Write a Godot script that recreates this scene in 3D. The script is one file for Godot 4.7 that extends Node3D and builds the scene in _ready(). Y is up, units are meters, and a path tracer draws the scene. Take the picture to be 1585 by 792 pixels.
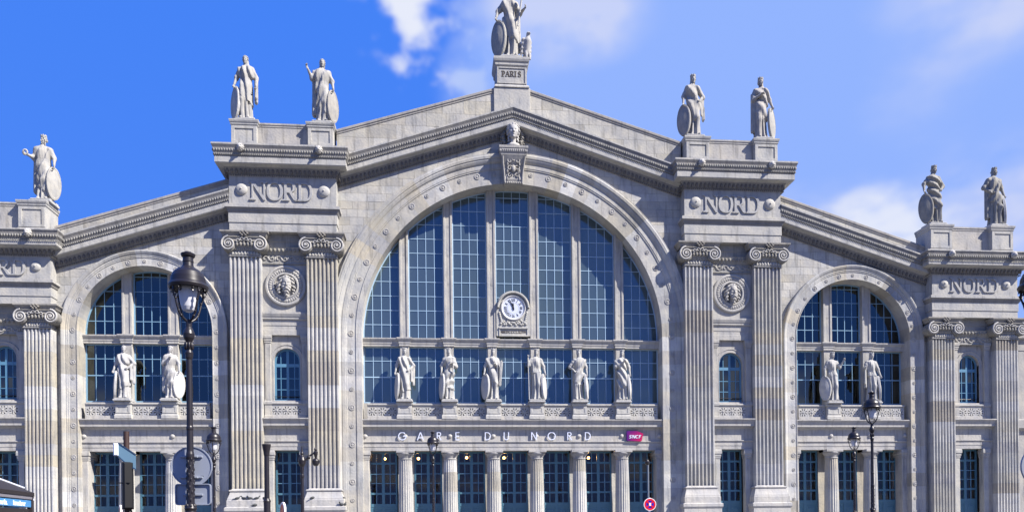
extends Node3D
# The front of a big stone railway station, seen from the square before it. Metres; x right, y up, the front looks along +z.

const SPRING := 14.86
const EXPOSURE := 2.2         # the photograph is exposed for the shade
var rnd := RandomNumberGenerator.new()
var stone: StandardMaterial3D
var statue_stone: StandardMaterial3D
var paint: StandardMaterial3D
var pane_glass: StandardMaterial3D
var door_glass: StandardMaterial3D
var clear_glass: StandardMaterial3D
var iron: StandardMaterial3D
var dark: StandardMaterial3D
var lead: StandardMaterial3D
var station: Node3D
var stones: Array = []          # blocks of ashlar waiting to be committed: [parent, mesh builder, area]
var meshes := {}
var carving: Array = []         # figures waiting to be meshed: [thing, mesh builder, figure]


# ---------------------------------------------------------------- mesh helpers
class MB:
	var v := PackedVector3Array()
	var n := PackedVector3Array()
	var c := PackedColorArray()
	var ix := PackedInt32Array()
	var col := Color(0.412, 0.403, 0.383)
	var xf := Transform3D()
	var bands := {}                # colours of single strips of the next sweep

	func tri(a: Vector3, b: Vector3, d: Vector3) -> void:
		a = xf * a
		b = xf * b
		d = xf * d
		var m := (b - a).cross(d - a)
		if m.length_squared() < 1e-16:
			return
		m = m.normalized()
		var k := v.size()
		v.append(a)
		v.append(d)
		v.append(b)
		for i in 3:
			n.append(m)
			c.append(col)
			ix.append(k + i)

	func trin(a: Vector3, b: Vector3, d: Vector3, na: Vector3, nb: Vector3, nd: Vector3) -> void:
		var k := v.size()
		v.append(xf * a)
		v.append(xf * d)
		v.append(xf * b)
		n.append((xf.basis * na).normalized())
		n.append((xf.basis * nd).normalized())
		n.append((xf.basis * nb).normalized())
		for i in 3:
			c.append(col)
			ix.append(k + i)

	func quad(a: Vector3, b: Vector3, d: Vector3, e: Vector3) -> void:
		tri(a, b, d)
		tri(a, d, e)

	func box(x0: float, x1: float, y0: float, y1: float, z0: float, z1: float) -> void:
		var p := [Vector3(x0, y0, z1), Vector3(x1, y0, z1), Vector3(x1, y1, z1), Vector3(x0, y1, z1), Vector3(x0, y0, z0), Vector3(x1, y0, z0), Vector3(x1, y1, z0), Vector3(x0, y1, z0)]
		quad(p[0], p[1], p[2], p[3])
		quad(p[5], p[4], p[7], p[6])
		quad(p[4], p[0], p[3], p[7])
		quad(p[1], p[5], p[6], p[2])
		quad(p[3], p[2], p[6], p[7])
		quad(p[4], p[5], p[1], p[0])

	# a block whose front edges are chamfered
	func block(x0: float, x1: float, y0: float, y1: float, z0: float, z1: float, b := 0.03) -> void:
		var zb := z1 - b
		var o := [Vector3(x0, y0, zb), Vector3(x1, y0, zb), Vector3(x1, y1, zb), Vector3(x0, y1, zb)]
		var f := [Vector3(x0 + b, y0 + b, z1), Vector3(x1 - b, y0 + b, z1), Vector3(x1 - b, y1 - b, z1), Vector3(x0 + b, y1 - b, z1)]
		quad(f[0], f[1], f[2], f[3])
		for i in 4:
			var j := (i + 1) % 4
			quad(o[i], o[j], f[j], f[i])
			quad(Vector3(o[i].x, o[i].y, z0), Vector3(o[j].x, o[j].y, z0), o[j], o[i])

	# a profile of (outward, upward) offsets carried along stations [origin, outward, upward]
	func sweep(prof: PackedVector2Array, st: Array, closed := false, caps := false) -> void:
		var plain := col
		var m := st.size()
		var last := m if closed else m - 1
		for i in last:
			var s: Array = st[i]
			var t: Array = st[(i + 1) % m]
			for j in prof.size() - 1:
				var p := prof[j]
				var q := prof[j + 1]
				col = bands.get(j, plain)
				var a: Vector3 = s[0] + s[1] * p.x + s[2] * p.y
				var b: Vector3 = t[0] + t[1] * p.x + t[2] * p.y
				var d: Vector3 = t[0] + t[1] * q.x + t[2] * q.y
				var e: Vector3 = s[0] + s[1] * q.x + s[2] * q.y
				quad(a, b, d, e)
		col = plain
		if caps and not closed:
			var tr := Geometry2D.triangulate_polygon(prof)
			for k in range(0, tr.size(), 3):
				for end in 2:
					var s: Array = st[0] if end == 0 else st[m - 1]
					var w := []
					for o in 3:
						var p := prof[tr[k + o]]
						w.append(s[0] + s[1] * p.x + s[2] * p.y)
					var along: Vector3 = (st[1][0] - st[0][0]) * -1.0 if end == 0 else st[m - 1][0] - st[m - 2][0]
					if (w[1] - w[0]).cross(w[2] - w[0]).dot(along) > 0.0:
						tri(w[0], w[1], w[2])
					else:
						tri(w[0], w[2], w[1])

	# a polygon in the xy plane pushed back from z1 to z0
	func extrude(poly: PackedVector2Array, z1: float, z0: float, back := false) -> void:
		var tr := Geometry2D.triangulate_polygon(poly)
		for k in range(0, tr.size(), 3):
			var a := poly[tr[k]]
			var b := poly[tr[k + 1]]
			var d := poly[tr[k + 2]]
			if (b - a).cross(d - a) < 0.0:
				var h := b
				b = d
				d = h
			tri(Vector3(a.x, a.y, z1), Vector3(b.x, b.y, z1), Vector3(d.x, d.y, z1))
			if back:
				tri(Vector3(a.x, a.y, z0), Vector3(d.x, d.y, z0), Vector3(b.x, b.y, z0))
		var ccw := not Geometry2D.is_polygon_clockwise(poly)
		for i in poly.size():
			var a := poly[i]
			var b := poly[(i + 1) % poly.size()]
			if not ccw:
				var h := a
				a = b
				b = h
			quad(Vector3(a.x, a.y, z0), Vector3(b.x, b.y, z0), Vector3(b.x, b.y, z1), Vector3(a.x, a.y, z1))

	# (radius, height) turned round an axis through `at`; axis "y" or "z"
	func lathe(prof: PackedVector2Array, at: Vector3, segs := 20, axis := "y") -> void:
		for j in prof.size() - 1:
			var p := prof[j]
			var q := prof[j + 1]
			var t := (q - p)
			if t.length() < 1e-7:
				continue
			var nn := Vector2(t.y, -t.x).normalized()
			for i in segs:
				var a := TAU * i / segs
				var b := TAU * (i + 1) / segs
				var pts := []
				var nor := []
				for e in [[a, p], [b, p], [b, q], [a, q]]:
					var ca := cos(e[0])
					var sa := sin(e[0])
					if axis == "y":
						pts.append(at + Vector3(sa * e[1].x, e[1].y, ca * e[1].x))
						nor.append(Vector3(sa * nn.x, nn.y, ca * nn.x))
					else:
						pts.append(at + Vector3(ca * e[1].x, sa * e[1].x, e[1].y))
						nor.append(Vector3(ca * nn.x, sa * nn.x, nn.y))
				if p.x > 1e-6:
					trin(pts[0], pts[1], pts[2], nor[0], nor[1], nor[2])
				if q.x > 1e-6:
					trin(pts[0], pts[2], pts[3], nor[0], nor[2], nor[3])

	func tube(pts: PackedVector3Array, rad: PackedFloat32Array, segs := 8, flat := 1.0) -> void:
		var rings := []
		var up := Vector3(0.13, 0.21, 0.97).normalized()
		for i in pts.size():
			var d := (pts[mini(i + 1, pts.size() - 1)] - pts[maxi(i - 1, 0)]).normalized()
			var s := d.cross(up)
			if s.length() < 0.05:
				s = d.cross(Vector3.RIGHT)
			s = s.normalized()
			var u := s.cross(d).normalized()
			var ring := []
			for k in segs:
				var a := TAU * k / segs
				var o := s * cos(a) + u * sin(a) * flat
				ring.append([pts[i] + o * rad[i % rad.size()], o])
			rings.append(ring)
		for i in rings.size() - 1:
			for k in segs:
				var l := (k + 1) % segs
				var a: Array = rings[i][k]
				var b: Array = rings[i][l]
				var d: Array = rings[i + 1][l]
				var e: Array = rings[i + 1][k]
				trin(a[0], d[0], b[0], a[1], d[1], b[1])
				trin(a[0], e[0], d[0], a[1], e[1], d[1])
		for end in 2:
			var i := 0 if end == 0 else rings.size() - 1
			for k in segs:
				var l := (k + 1) % segs
				if end == 0:
					tri(pts[i], rings[i][k][0], rings[i][l][0])
				else:
					tri(pts[i], rings[i][l][0], rings[i][k][0])

	func ball(at: Vector3, r: Vector3, su := 10, sv := 6) -> void:
		for j in sv:
			var t0 := -PI / 2 + PI * j / sv
			var t1 := -PI / 2 + PI * (j + 1) / sv
			for i in su:
				var a := TAU * i / su
				var b := TAU * (i + 1) / su
				var p := []
				for e in [[a, t0], [b, t0], [b, t1], [a, t1]]:
					p.append(Vector3(sin(e[0]) * cos(e[1]), sin(e[1]), cos(e[0]) * cos(e[1])))
				if j > 0:
					trin(at + p[0] * r, at + p[1] * r, at + p[2] * r, p[0] / r, p[1] / r, p[2] / r)
				if j < sv - 1:
					trin(at + p[0] * r, at + p[2] * r, at + p[3] * r, p[0] / r, p[2] / r, p[3] / r)

	func append(o: MB, t: Transform3D) -> void:
		var k := v.size()
		var w := xf * t
		var flip := w.basis.determinant() < 0.0
		for p in o.v:
			v.append(w * p)
		for q in o.n:
			n.append((w.basis * q).normalized())
		for q in o.v.size():
			c.append(col)
		for i in range(0, o.ix.size(), 3):
			ix.append(k + o.ix[i])
			ix.append(k + o.ix[i + (2 if flip else 1)])
			ix.append(k + o.ix[i + (1 if flip else 2)])

	func mesh() -> ArrayMesh:
		var a := []
		a.resize(Mesh.ARRAY_MAX)
		a[Mesh.ARRAY_VERTEX] = v
		a[Mesh.ARRAY_NORMAL] = n
		a[Mesh.ARRAY_COLOR] = c
		a[Mesh.ARRAY_INDEX] = ix
		var m := ArrayMesh.new()
		m.add_surface_from_arrays(Mesh.PRIMITIVE_TRIANGLES, a)
		return m


func mk(c := Color(0.412, 0.403, 0.383)) -> MB:
	var m := MB.new()
	m.col = c
	return m


func part(parent: Node, called: String, shape: Variant, mat: Material, at := Vector3.ZERO, stuff := false) -> MeshInstance3D:
	var o := MeshInstance3D.new()
	o.name = called
	o.mesh = shape.mesh() if shape is MB else shape
	o.material_override = mat
	o.position = at
	parent.add_child(o, true)
	if stuff:
		o.set_meta("kind", "stuff")
	return o


func thing(called: String, label: String, category: String, at := Vector3.ZERO, group := "") -> Node3D:
	var o := Node3D.new()
	o.name = called
	o.position = at
	add_child(o, true)
	o.set_meta("label", label)
	o.set_meta("category", category)
	if group:
		o.set_meta("group", group)
	return o


func struct(called: String, shape: Variant, mat: Material) -> void:
	part(self, called, shape, mat).set_meta("kind", "structure")


func V2(list: Array) -> PackedVector2Array:
	var p := PackedVector2Array()
	for i in range(0, list.size(), 2):
		p.append(Vector2(list[i], list[i + 1]))
	return p


func rect(x0: float, x1: float, y0: float, y1: float) -> PackedVector2Array:
	return PackedVector2Array([Vector2(x0, y0), Vector2(x1, y0), Vector2(x1, y1), Vector2(x0, y1)])


func arc(cx: float, cy: float, r: float, a0: float, a1: float, k: int) -> PackedVector2Array:
	var p := PackedVector2Array()
	for i in k + 1:
		var a := lerpf(a0, a1, float(i) / k)
		p.append(Vector2(cx + r * cos(a), cy + r * sin(a)))
	return p


# an opening with straight sides and a round head
func arched(x0: float, x1: float, y0: float, spring: float, k := 24) -> PackedVector2Array:
	var p := PackedVector2Array([Vector2(x0, y0), Vector2(x1, y0)])
	p.append_array(arc((x0 + x1) / 2, spring, (x1 - x0) / 2, 0, PI, k))
	return p


# stations round the front and both sides of a block
func round_block(x0: float, x1: float, z: float, zb: float, y := 0.0) -> Array:
	return [[Vector3(x0, y, zb), Vector3(-1, 0, 0), Vector3.UP], [Vector3(x0, y, z), Vector3(-1, 0, 1), Vector3.UP], [Vector3(x1, y, z), Vector3(1, 0, 1), Vector3.UP], [Vector3(x1, y, zb), Vector3(1, 0, 0), Vector3.UP]]


func straight(x0: float, x1: float, z: float, y0 := 0.0, y1 := 0.0) -> Array:
	return [[Vector3(x0, y0, z), Vector3(0, 0, 1), Vector3.UP], [Vector3(x1, y1, z), Vector3(0, 0, 1), Vector3.UP]]


func closed_outline(poly: PackedVector2Array, z: float) -> Array:
	var st := []
	var m := poly.size()
	for i in m:
		var a := (poly[i] - poly[(i + m - 1) % m]).normalized()
		var b := (poly[(i + 1) % m] - poly[i]).normalized()
		var na := Vector2(-a.y, a.x)
		var nb := Vector2(-b.y, b.x)
		var mi := (na + nb).normalized()
		mi /= maxf(mi.dot(na), 0.4)
		st.append([Vector3(poly[i].x, poly[i].y, z), Vector3(0, 0, 1), Vector3(mi.x, mi.y, 0)])
	return st


func lin(r: float, g: float, b: float) -> Color:
	return Color(r, g, b).srgb_to_linear()


var tints := [Color(0.415, 0.40, 0.37), Color(0.45, 0.44, 0.42), Color(0.385, 0.38, 0.375), Color(0.365, 0.345, 0.305), Color(0.49, 0.485, 0.475), Color(0.43, 0.40, 0.345), Color(0.43, 0.425, 0.41)]


func tint() -> Color:
	var c: Color = tints[rnd.randi() % tints.size()]
	var f := rnd.randf_range(0.93, 1.07)
	return Color(c.r * f, c.g * f, c.b * f)


const GRIME := Color(0.27, 0.255, 0.235)
const SOOT_AND_SHADE := Color(0.17, 0.162, 0.155)  # sooty eggs with their shade painted in; also the shaded balustrade openings
const PALE := Color(0.447, 0.440, 0.434)


# ---------------------------------------------------------------- surface nets
func nets(mb: MB, f: Callable, lo: Vector3, hi: Vector3, cell: float) -> void:
	var nx := int(ceil((hi.x - lo.x) / cell / 4.0)) * 4
	var ny := int(ceil((hi.y - lo.y) / cell / 4.0)) * 4
	var nz := int(ceil((hi.z - lo.z) / cell / 4.0)) * 4
	var sx := nx + 1
	var sxy := sx * (ny + 1)
	var val := PackedFloat32Array()
	val.resize(sxy * (nz + 1))
	var state := PackedByteArray()
	state.resize(val.size())
	var active := []
	var reach := cell * 4.0 * 0.87 * 1.1 + cell * 0.5
	for bz in nz / 4:
		for by in ny / 4:
			for bx in nx / 4:
				var d: float = f.call(lo + Vector3(bx * 4 + 2, by * 4 + 2, bz * 4 + 2) * cell)
				var near := absf(d) < reach
				if near:
					active.append(Vector3i(bx * 4, by * 4, bz * 4))
				for k in 5:
					for j in 5:
						var at := (bz * 4 + k) * sxy + (by * 4 + j) * sx + bx * 4
						for i in 5:
							if near:
								if state[at] != 2:
									val[at] = f.call(lo + Vector3(bx * 4 + i, by * 4 + j, bz * 4 + k) * cell)
									state[at] = 2
							elif state[at] == 0:
								val[at] = d
								state[at] = 1
							at += 1
	var index := PackedInt32Array()
	index.resize(nx * ny * nz)
	index.fill(-1)
	var cells := []
	var off := [0, 1, sx, sx + 1, sxy, sxy + 1, sxy + sx, sxy + sx + 1]
	var edges := [0, 1, 2, 3, 4, 5, 6, 7, 0, 2, 1, 3, 4, 6, 5, 7, 0, 4, 1, 5, 2, 6, 3, 7]
	for b in active:
		for k in range(b.z, b.z + 4):
			for j in range(b.y, b.y + 4):
				for i in range(b.x, b.x + 4):
					var at: int = k * sxy + j * sx + i
					var w := [val[at], val[at + 1], val[at + sx], val[at + sx + 1], val[at + sxy], val[at + sxy + 1], val[at + sxy + sx], val[at + sxy + sx + 1]]
					var inside := 0
					for e in 8:
						if w[e] < 0.0:
							inside += 1
					if inside == 0 or inside == 8:
						continue
					var sum := Vector3.ZERO
					var hits := 0
					for e in range(0, 24, 2):
						var p: int = edges[e]
						var q: int = edges[e + 1]
						if (w[p] < 0.0) != (w[q] < 0.0):
							var t: float = w[p] / (w[p] - w[q])
							sum += Vector3(p & 1, (p >> 1) & 1, p >> 2).lerp(Vector3(q & 1, (q >> 1) & 1, q >> 2), t)
							hits += 1
					var g := Vector3(w[1] - w[0] + w[3] - w[2] + w[5] - w[4] + w[7] - w[6], w[2] - w[0] + w[3] - w[1] + w[6] - w[4] + w[7] - w[5], w[4] - w[0] + w[5] - w[1] + w[6] - w[2] + w[7] - w[3])
					index[(k * ny + j) * nx + i] = mb.v.size()
					mb.v.append(mb.xf * (lo + (Vector3(i, j, k) + sum / hits) * cell))
					mb.n.append((mb.xf.basis * g).normalized())
					mb.c.append(mb.col)
					cells.append(Vector3i(i, j, k))
	for p in cells:
		var at: int = p.z * sxy + p.y * sx + p.x
		var here := val[at] < 0.0
		var id: int = (p.z * ny + p.y) * nx + p.x
		for axis in 3:
			var step: int = [1, sx, sxy][axis]
			if here == (val[at + step] < 0.0):
				continue
			var u: int = [nx, nx * ny, 1][axis]
			var w: int = [nx * ny, 1, nx][axis]
			if (axis != 0 and p.x == 0) or (axis != 1 and p.y == 0) or (axis != 2 and p.z == 0):
				continue
			var a := index[id]
			var b := index[id - u]
			var d := index[id - u - w]
			var e := index[id - w]
			if a < 0 or b < 0 or d < 0 or e < 0:
				continue
			if here:
				mb.ix.append_array(PackedInt32Array([a, d, b, a, e, d]))
			else:
				mb.ix.append_array(PackedInt32Array([a, b, d, a, d, e]))


static func cap(p: Vector3, a: Vector3, b: Vector3, ra: float, rb: float) -> float:
	var d := b - a
	var t := clampf((p - a).dot(d) / d.length_squared(), 0.0, 1.0)
	return (p - a - d * t).length() - lerpf(ra, rb, t)


static func ell(p: Vector3, at: Vector3, r: Vector3) -> float:
	var q := (p - at) / r
	var k := q.length()
	return (k - 1.0) * minf(r.x, minf(r.y, r.z)) if k < 1.0 else (p - at).length() * (1.0 - 1.0 / k)


static func smin(a: float, b: float, k: float) -> float:
	var h := maxf(k - absf(a - b), 0.0) / k
	return minf(a, b) - h * h * k * 0.25


# ---------------------------------------------------------------- carved figures
class Figure:
	var rx := PackedFloat32Array()
	var rz := PackedFloat32Array()
	var ph := 0.0
	var sway := 0.012
	var hem := 0.22
	var hem_slope := 0.5
	var dir := Vector2(0.6, 0.8)
	var arms: Array = []
	var drape: Array = []
	var knee := 1.0
	var shoulder_wrap := 1.0

	func _init() -> void:
		var y := [0.0, 0.05, 0.15, 0.30, 0.45, 0.53, 0.62, 0.69, 0.75, 0.79, 0.82, 0.845, 0.865, 0.90, 1.01]
		var a := [0.118, 0.110, 0.100, 0.095, 0.099, 0.103, 0.086, 0.100, 0.114, 0.118, 0.102, 0.062, 0.036, 0.033, 0.033]
		var b := [0.108, 0.100, 0.092, 0.086, 0.086, 0.090, 0.074, 0.084, 0.084, 0.070, 0.056, 0.042, 0.035, 0.034, 0.034]
		for i in 52:
			var t := i / 50.0
			var k := 0
			while k < y.size() - 2 and y[k + 1] < t:
				k += 1
			var f := clampf((t - y[k]) / (y[k + 1] - y[k]), 0.0, 1.0)
			rx.append(lerpf(a[k], a[k + 1], f))
			rz.append(lerpf(b[k], b[k + 1], f))

	func sd(p: Vector3) -> float:
		var y := p.y
		var t := clampf(y, 0.0, 0.999) * 50.0
		var i := int(t)
		var fr := t - i
		var ax := lerpf(rx[i], rx[i + 1], fr)
		var az := lerpf(rz[i], rz[i + 1], fr)
		var qx := p.x - sway * sin(y * 5.2 + 0.4)
		var ang := atan2(qx, p.z)
		var low := clampf((0.60 - y) * 3.2, 0.0, 1.0)
		var fold := low * (0.016 * sin(ang * 8.0 + ph + 1.3 * sin(y * 5.0 + ph)) + 0.006 * sin(ang * 17.0 + ph * 2.1 + y * 5.0))
		if y > 0.56 and y < 0.84:
			fold += 0.0045 * sin(ang * 14.0 + ph + 9.0 * y)
		var h := hem + hem_slope * qx
		var m := clampf((y - h) / 0.016, 0.0, 1.0) * clampf((0.835 - y) / 0.02, 0.0, 1.0)
		if m > 0.0:
			var w := (qx * dir.x + y * dir.y + 0.35 * p.z) * 48.0 + ph + 1.6 * sin(qx * 10.0 + ph) + 0.8 * sin(y * 9.0)
			fold = lerpf(fold, fold * 0.35 + 0.015 * sin(w) - 0.012, m * shoulder_wrap)
		var d := (sqrt(qx * qx / (ax * ax) + p.z * p.z / (az * az)) - 1.0) * minf(ax, az) * 0.92 + fold
		d = maxf(d, maxf(0.004 - y, y - 0.93))
		if y < 0.57:
			d = legs(p, d, fold)
		if y > 0.45 and y < 0.86:
			for s in arms:
				d = RootTools.smin(d, RootTools.cap(p, s[0], s[1], s[3], s[4]) + 0.003 * sin(p.y * 70.0 + p.x * 60.0 + ph), 0.03)
				d = RootTools.smin(d, RootTools.cap(p, s[1], s[2], s[4] * 0.8, 0.019), 0.022)
		for s in drape:
			var f := 0.008 * sin((p.x + p.z) * 110.0 + ph)
			d = RootTools.smin(d, RootTools.cap(p, s[0], s[1], s[2], s[3]) + f, 0.02)
		return d

	func legs(p: Vector3, d: float, fold: float) -> float:
		# the bent leg shows through the cloth
		var k := knee
		var b: Vector3 = Vector3(0.058 * k, 0.30, 0.078)
		d = RootTools.smin(d, RootTools.cap(p, Vector3(0.05 * k, 0.50, 0.035), b, 0.052, 0.044) + fold * 0.5, 0.05)
		d = RootTools.smin(d, RootTools.cap(p, b, Vector3(0.066 * k, 0.05, 0.07), 0.040, 0.034) + fold * 0.5, 0.04)
		# feet
		if p.y > 0.08:
			return d
		d = RootTools.smin(d, RootTools.cap(p, Vector3(0.068 * k, 0.020, 0.08), Vector3(0.080 * k, 0.014, 0.135), 0.024, 0.016), 0.012)
		d = RootTools.smin(d, RootTools.cap(p, Vector3(-0.052 * k, 0.020, 0.07), Vector3(-0.062 * k, 0.014, 0.12), 0.024, 0.016), 0.012)
		return d


class RootTools:
	static func cap(p: Vector3, a: Vector3, b: Vector3, ra: float, rb: float) -> float:
		var d := b - a
		var t := clampf((p - a).dot(d) / d.length_squared(), 0.0, 1.0)
		return (p - a - d * t).length() - lerpf(ra, rb, t)

	static func smin(a: float, b: float, k: float) -> float:
		var h := maxf(k - absf(a - b), 0.0) / k
		return minf(a, b) - h * h * k * 0.25


# a head of height one, chin at 0, looking along +z
func head_mesh(kind: String) -> MB:
	if meshes.has("head" + kind):
		return meshes["head" + kind]
	var beard := kind == "beard"
	var crown := kind == "crown"
	var f := func(p: Vector3) -> float:
		var x := absf(p.x)
		var d := ell(p, Vector3(0, 0.60, -0.04), Vector3(0.31, 0.37, 0.37))
		d = smin(d, ell(p, Vector3(0, 0.30, 0.10), Vector3(0.215, 0.27, 0.23)), 0.12)
		d = smin(d, ell(Vector3(x, p.y, p.z), Vector3(0.15, 0.40, 0.17), Vector3(0.11, 0.10, 0.11)), 0.06)
		d = smin(d, RootTools.cap(p, Vector3(0, 0.55, 0.325), Vector3(0, 0.37, 0.41), 0.022, 0.045), 0.04)
		d = smin(d, ell(Vector3(x, p.y, p.z), Vector3(0.035, 0.36, 0.36), Vector3(0.045, 0.03, 0.05)), 0.03)
		d = smin(d, RootTools.cap(Vector3(x, p.y, p.z), Vector3(0.05, 0.575, 0.30), Vector3(0.17, 0.58, 0.23), 0.035, 0.03), 0.04)
		d = maxf(d, -(ell(Vector3(x, p.y, p.z), Vector3(0.115, 0.495, 0.335), Vector3(0.072, 0.05, 0.07))))
		d = minf(d, ell(Vector3(x, p.y, p.z), Vector3(0.115, 0.492, 0.235), Vector3(0.06, 0.045, 0.06)))
		d = smin(d, ell(p, Vector3(0, 0.265, 0.315), Vector3(0.085, 0.026, 0.05)), 0.02)
		d = smin(d, ell(p, Vector3(0, 0.215, 0.305), Vector3(0.07, 0.028, 0.05)), 0.02)
		d = smin(d, ell(p, Vector3(0, 0.09, 0.27), Vector3(0.09, 0.08, 0.08)), 0.05)
		d = smin(d, RootTools.cap(p, Vector3(0, 0.2, -0.06), Vector3(0, -0.35, -0.12), 0.155, 0.17), 0.05)
		d = smin(d, ell(Vector3(x, p.y, p.z), Vector3(0.315, 0.46, -0.02), Vector3(0.03, 0.09, 0.06)), 0.02)
		# hair
		var wave := 0.02 * sin(p.y * 30.0 + x * 22.0) + 0.014 * sin(p.y * 13.0 - p.x * 40.0 + p.z * 20.0)
		var hair := ell(p, Vector3(0, 0.68, -0.09), Vector3(0.36, 0.36, 0.42)) + wave
		hair = maxf(hair, (p.z - 0.16 - (p.y - 0.70) * 0.75) * 0.8)
		hair = smin(hair, RootTools.cap(Vector3(x, p.y, p.z), Vector3(0.30, 0.70, 0.10), Vector3(0.32, 0.42, -0.06), 0.075, 0.085) + wave, 0.05)
		if beard:
			hair = smin(hair, RootTools.cap(Vector3(x, p.y, p.z), Vector3(0.30, 0.78, 0.10), Vector3(0.44, 0.30, 0.02), 0.12, 0.13) + wave * 1.6, 0.06)
			hair = smin(hair, RootTools.cap(Vector3(x, p.y, p.z), Vector3(0.44, 0.35, 0.0), Vector3(0.40, -0.05, 0.02), 0.13, 0.09) + wave * 1.6, 0.06)
			hair = smin(hair, RootTools.cap(p, Vector3(0, 0.12, 0.22), Vector3(0, -0.22, 0.20), 0.19, 0.10) + wave * 1.5, 0.06)
			hair = smin(hair, RootTools.cap(Vector3(x, p.y, p.z), Vector3(0.20, 0.34, 0.16), Vector3(0.10, 0.02, 0.24), 0.09, 0.11) + wave, 0.05)
			hair = smin(hair, RootTools.cap(Vector3(x, p.y, p.z), Vector3(0.02, 0.295, 0.35), Vector3(0.15, 0.22, 0.30), 0.035, 0.03), 0.03)
		else:
			hair = smin(hair, ell(p, Vector3(0, 0.52, -0.45), Vector3(0.17, 0.17, 0.16)) + wave, 0.06)
			hair = smin(hair, RootTools.cap(Vector3(x, p.y, p.z), Vector3(0.27, 0.42, -0.12), Vector3(0.25, -0.12, -0.02), 0.09, 0.055) + wave, 0.06)
		d = minf(d, hair)
		if crown:
			var r := Vector2(p.x, p.z + 0.08).length()
			var a := atan2(p.x, p.z + 0.08)
			var turret := 0.035 if cos(a * 7.0) > 0.15 else 0.0
			var c := maxf(absf(r - 0.315 - turret * 0.6) - 0.06, maxf(0.84 - p.y, p.y - 1.03 - turret * 2.6))
			d = minf(d, c)
		else:
			d = smin(d, RootTools.cap(Vector3(x, p.y, p.z), Vector3(0, 0.90, 0.22), Vector3(0.30, 0.82, -0.05), 0.05, 0.05), 0.02)
		return d
	var m := mk()
	nets(m, f, Vector3(-0.62, -0.40, -0.68), Vector3(0.62, 1.22, 0.52), 0.034 if not beard else 0.03)
	meshes["head" + kind] = m
	return m


# a right hand of length one, wrist at the origin, fingers along -y, palm towards +z, loosely closed
func hand_mesh() -> MB:
	if meshes.has("hand"):
		return meshes["hand"]
	var f := func(p: Vector3) -> float:
		var d := ell(p, Vector3(0, -0.26, 0), Vector3(0.21, 0.30, 0.10))
		d = smin(d, RootTools.cap(p, Vector3(0, 0.1, 0), Vector3(0, -0.1, 0), 0.14, 0.13), 0.08)
		for i in 4:
			var x := -0.165 + 0.11 * i
			var k: float = [0.86, 1.0, 0.96, 0.76][i]
			var a := Vector3(x * 0.92, -0.44, 0.0)
			var b := Vector3(x, -0.44 - 0.26 * k, 0.07 + 0.01 * i)
			var c := Vector3(x, -0.44 - 0.36 * k, 0.23)
			var e := Vector3(x, -0.44 - 0.27 * k, 0.34)
			d = smin(d, RootTools.cap(p, a, b, 0.058, 0.052), 0.03)
			d = minf(d, minf(RootTools.cap(p, b, c, 0.052, 0.047), RootTools.cap(p, c, e, 0.047, 0.04)))
		d = smin(d, RootTools.cap(p, Vector3(-0.16, -0.16, 0.03), Vector3(-0.30, -0.36, 0.14), 0.075, 0.058), 0.05)
		d = smin(d, RootTools.cap(p, Vector3(-0.30, -0.36, 0.14), Vector3(-0.27, -0.52, 0.22), 0.058, 0.045), 0.02)
		return d
	var m := mk()
	nets(m, f, Vector3(-0.46, -0.96, -0.2), Vector3(0.34, 0.26, 0.46), 0.042)
	meshes["hand"] = m
	return m


const ARMS := {
	"down": [0.170, 0.665, -0.015, 0.178, 0.525, 0.045],
	"shield": [0.172, 0.665, -0.01, 0.198, 0.530, 0.050],
	"out": [0.168, 0.660, 0.015, 0.225, 0.665, 0.125],
	"raised": [0.178, 0.690, 0.020, 0.235, 0.800, 0.075],
	"hip": [0.205, 0.665, -0.02, 0.118, 0.575, 0.055],
	"front": [0.160, 0.645, 0.01, 0.055, 0.680, 0.115],
	"chest": [0.150, 0.660, 0.03, -0.005, 0.745, 0.110],
	"staff": [0.175, 0.675, 0.02, 0.190, 0.790, 0.075],
	"far": [0.195, 0.690, -0.01, 0.232, 0.565, 0.05],
}


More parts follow.
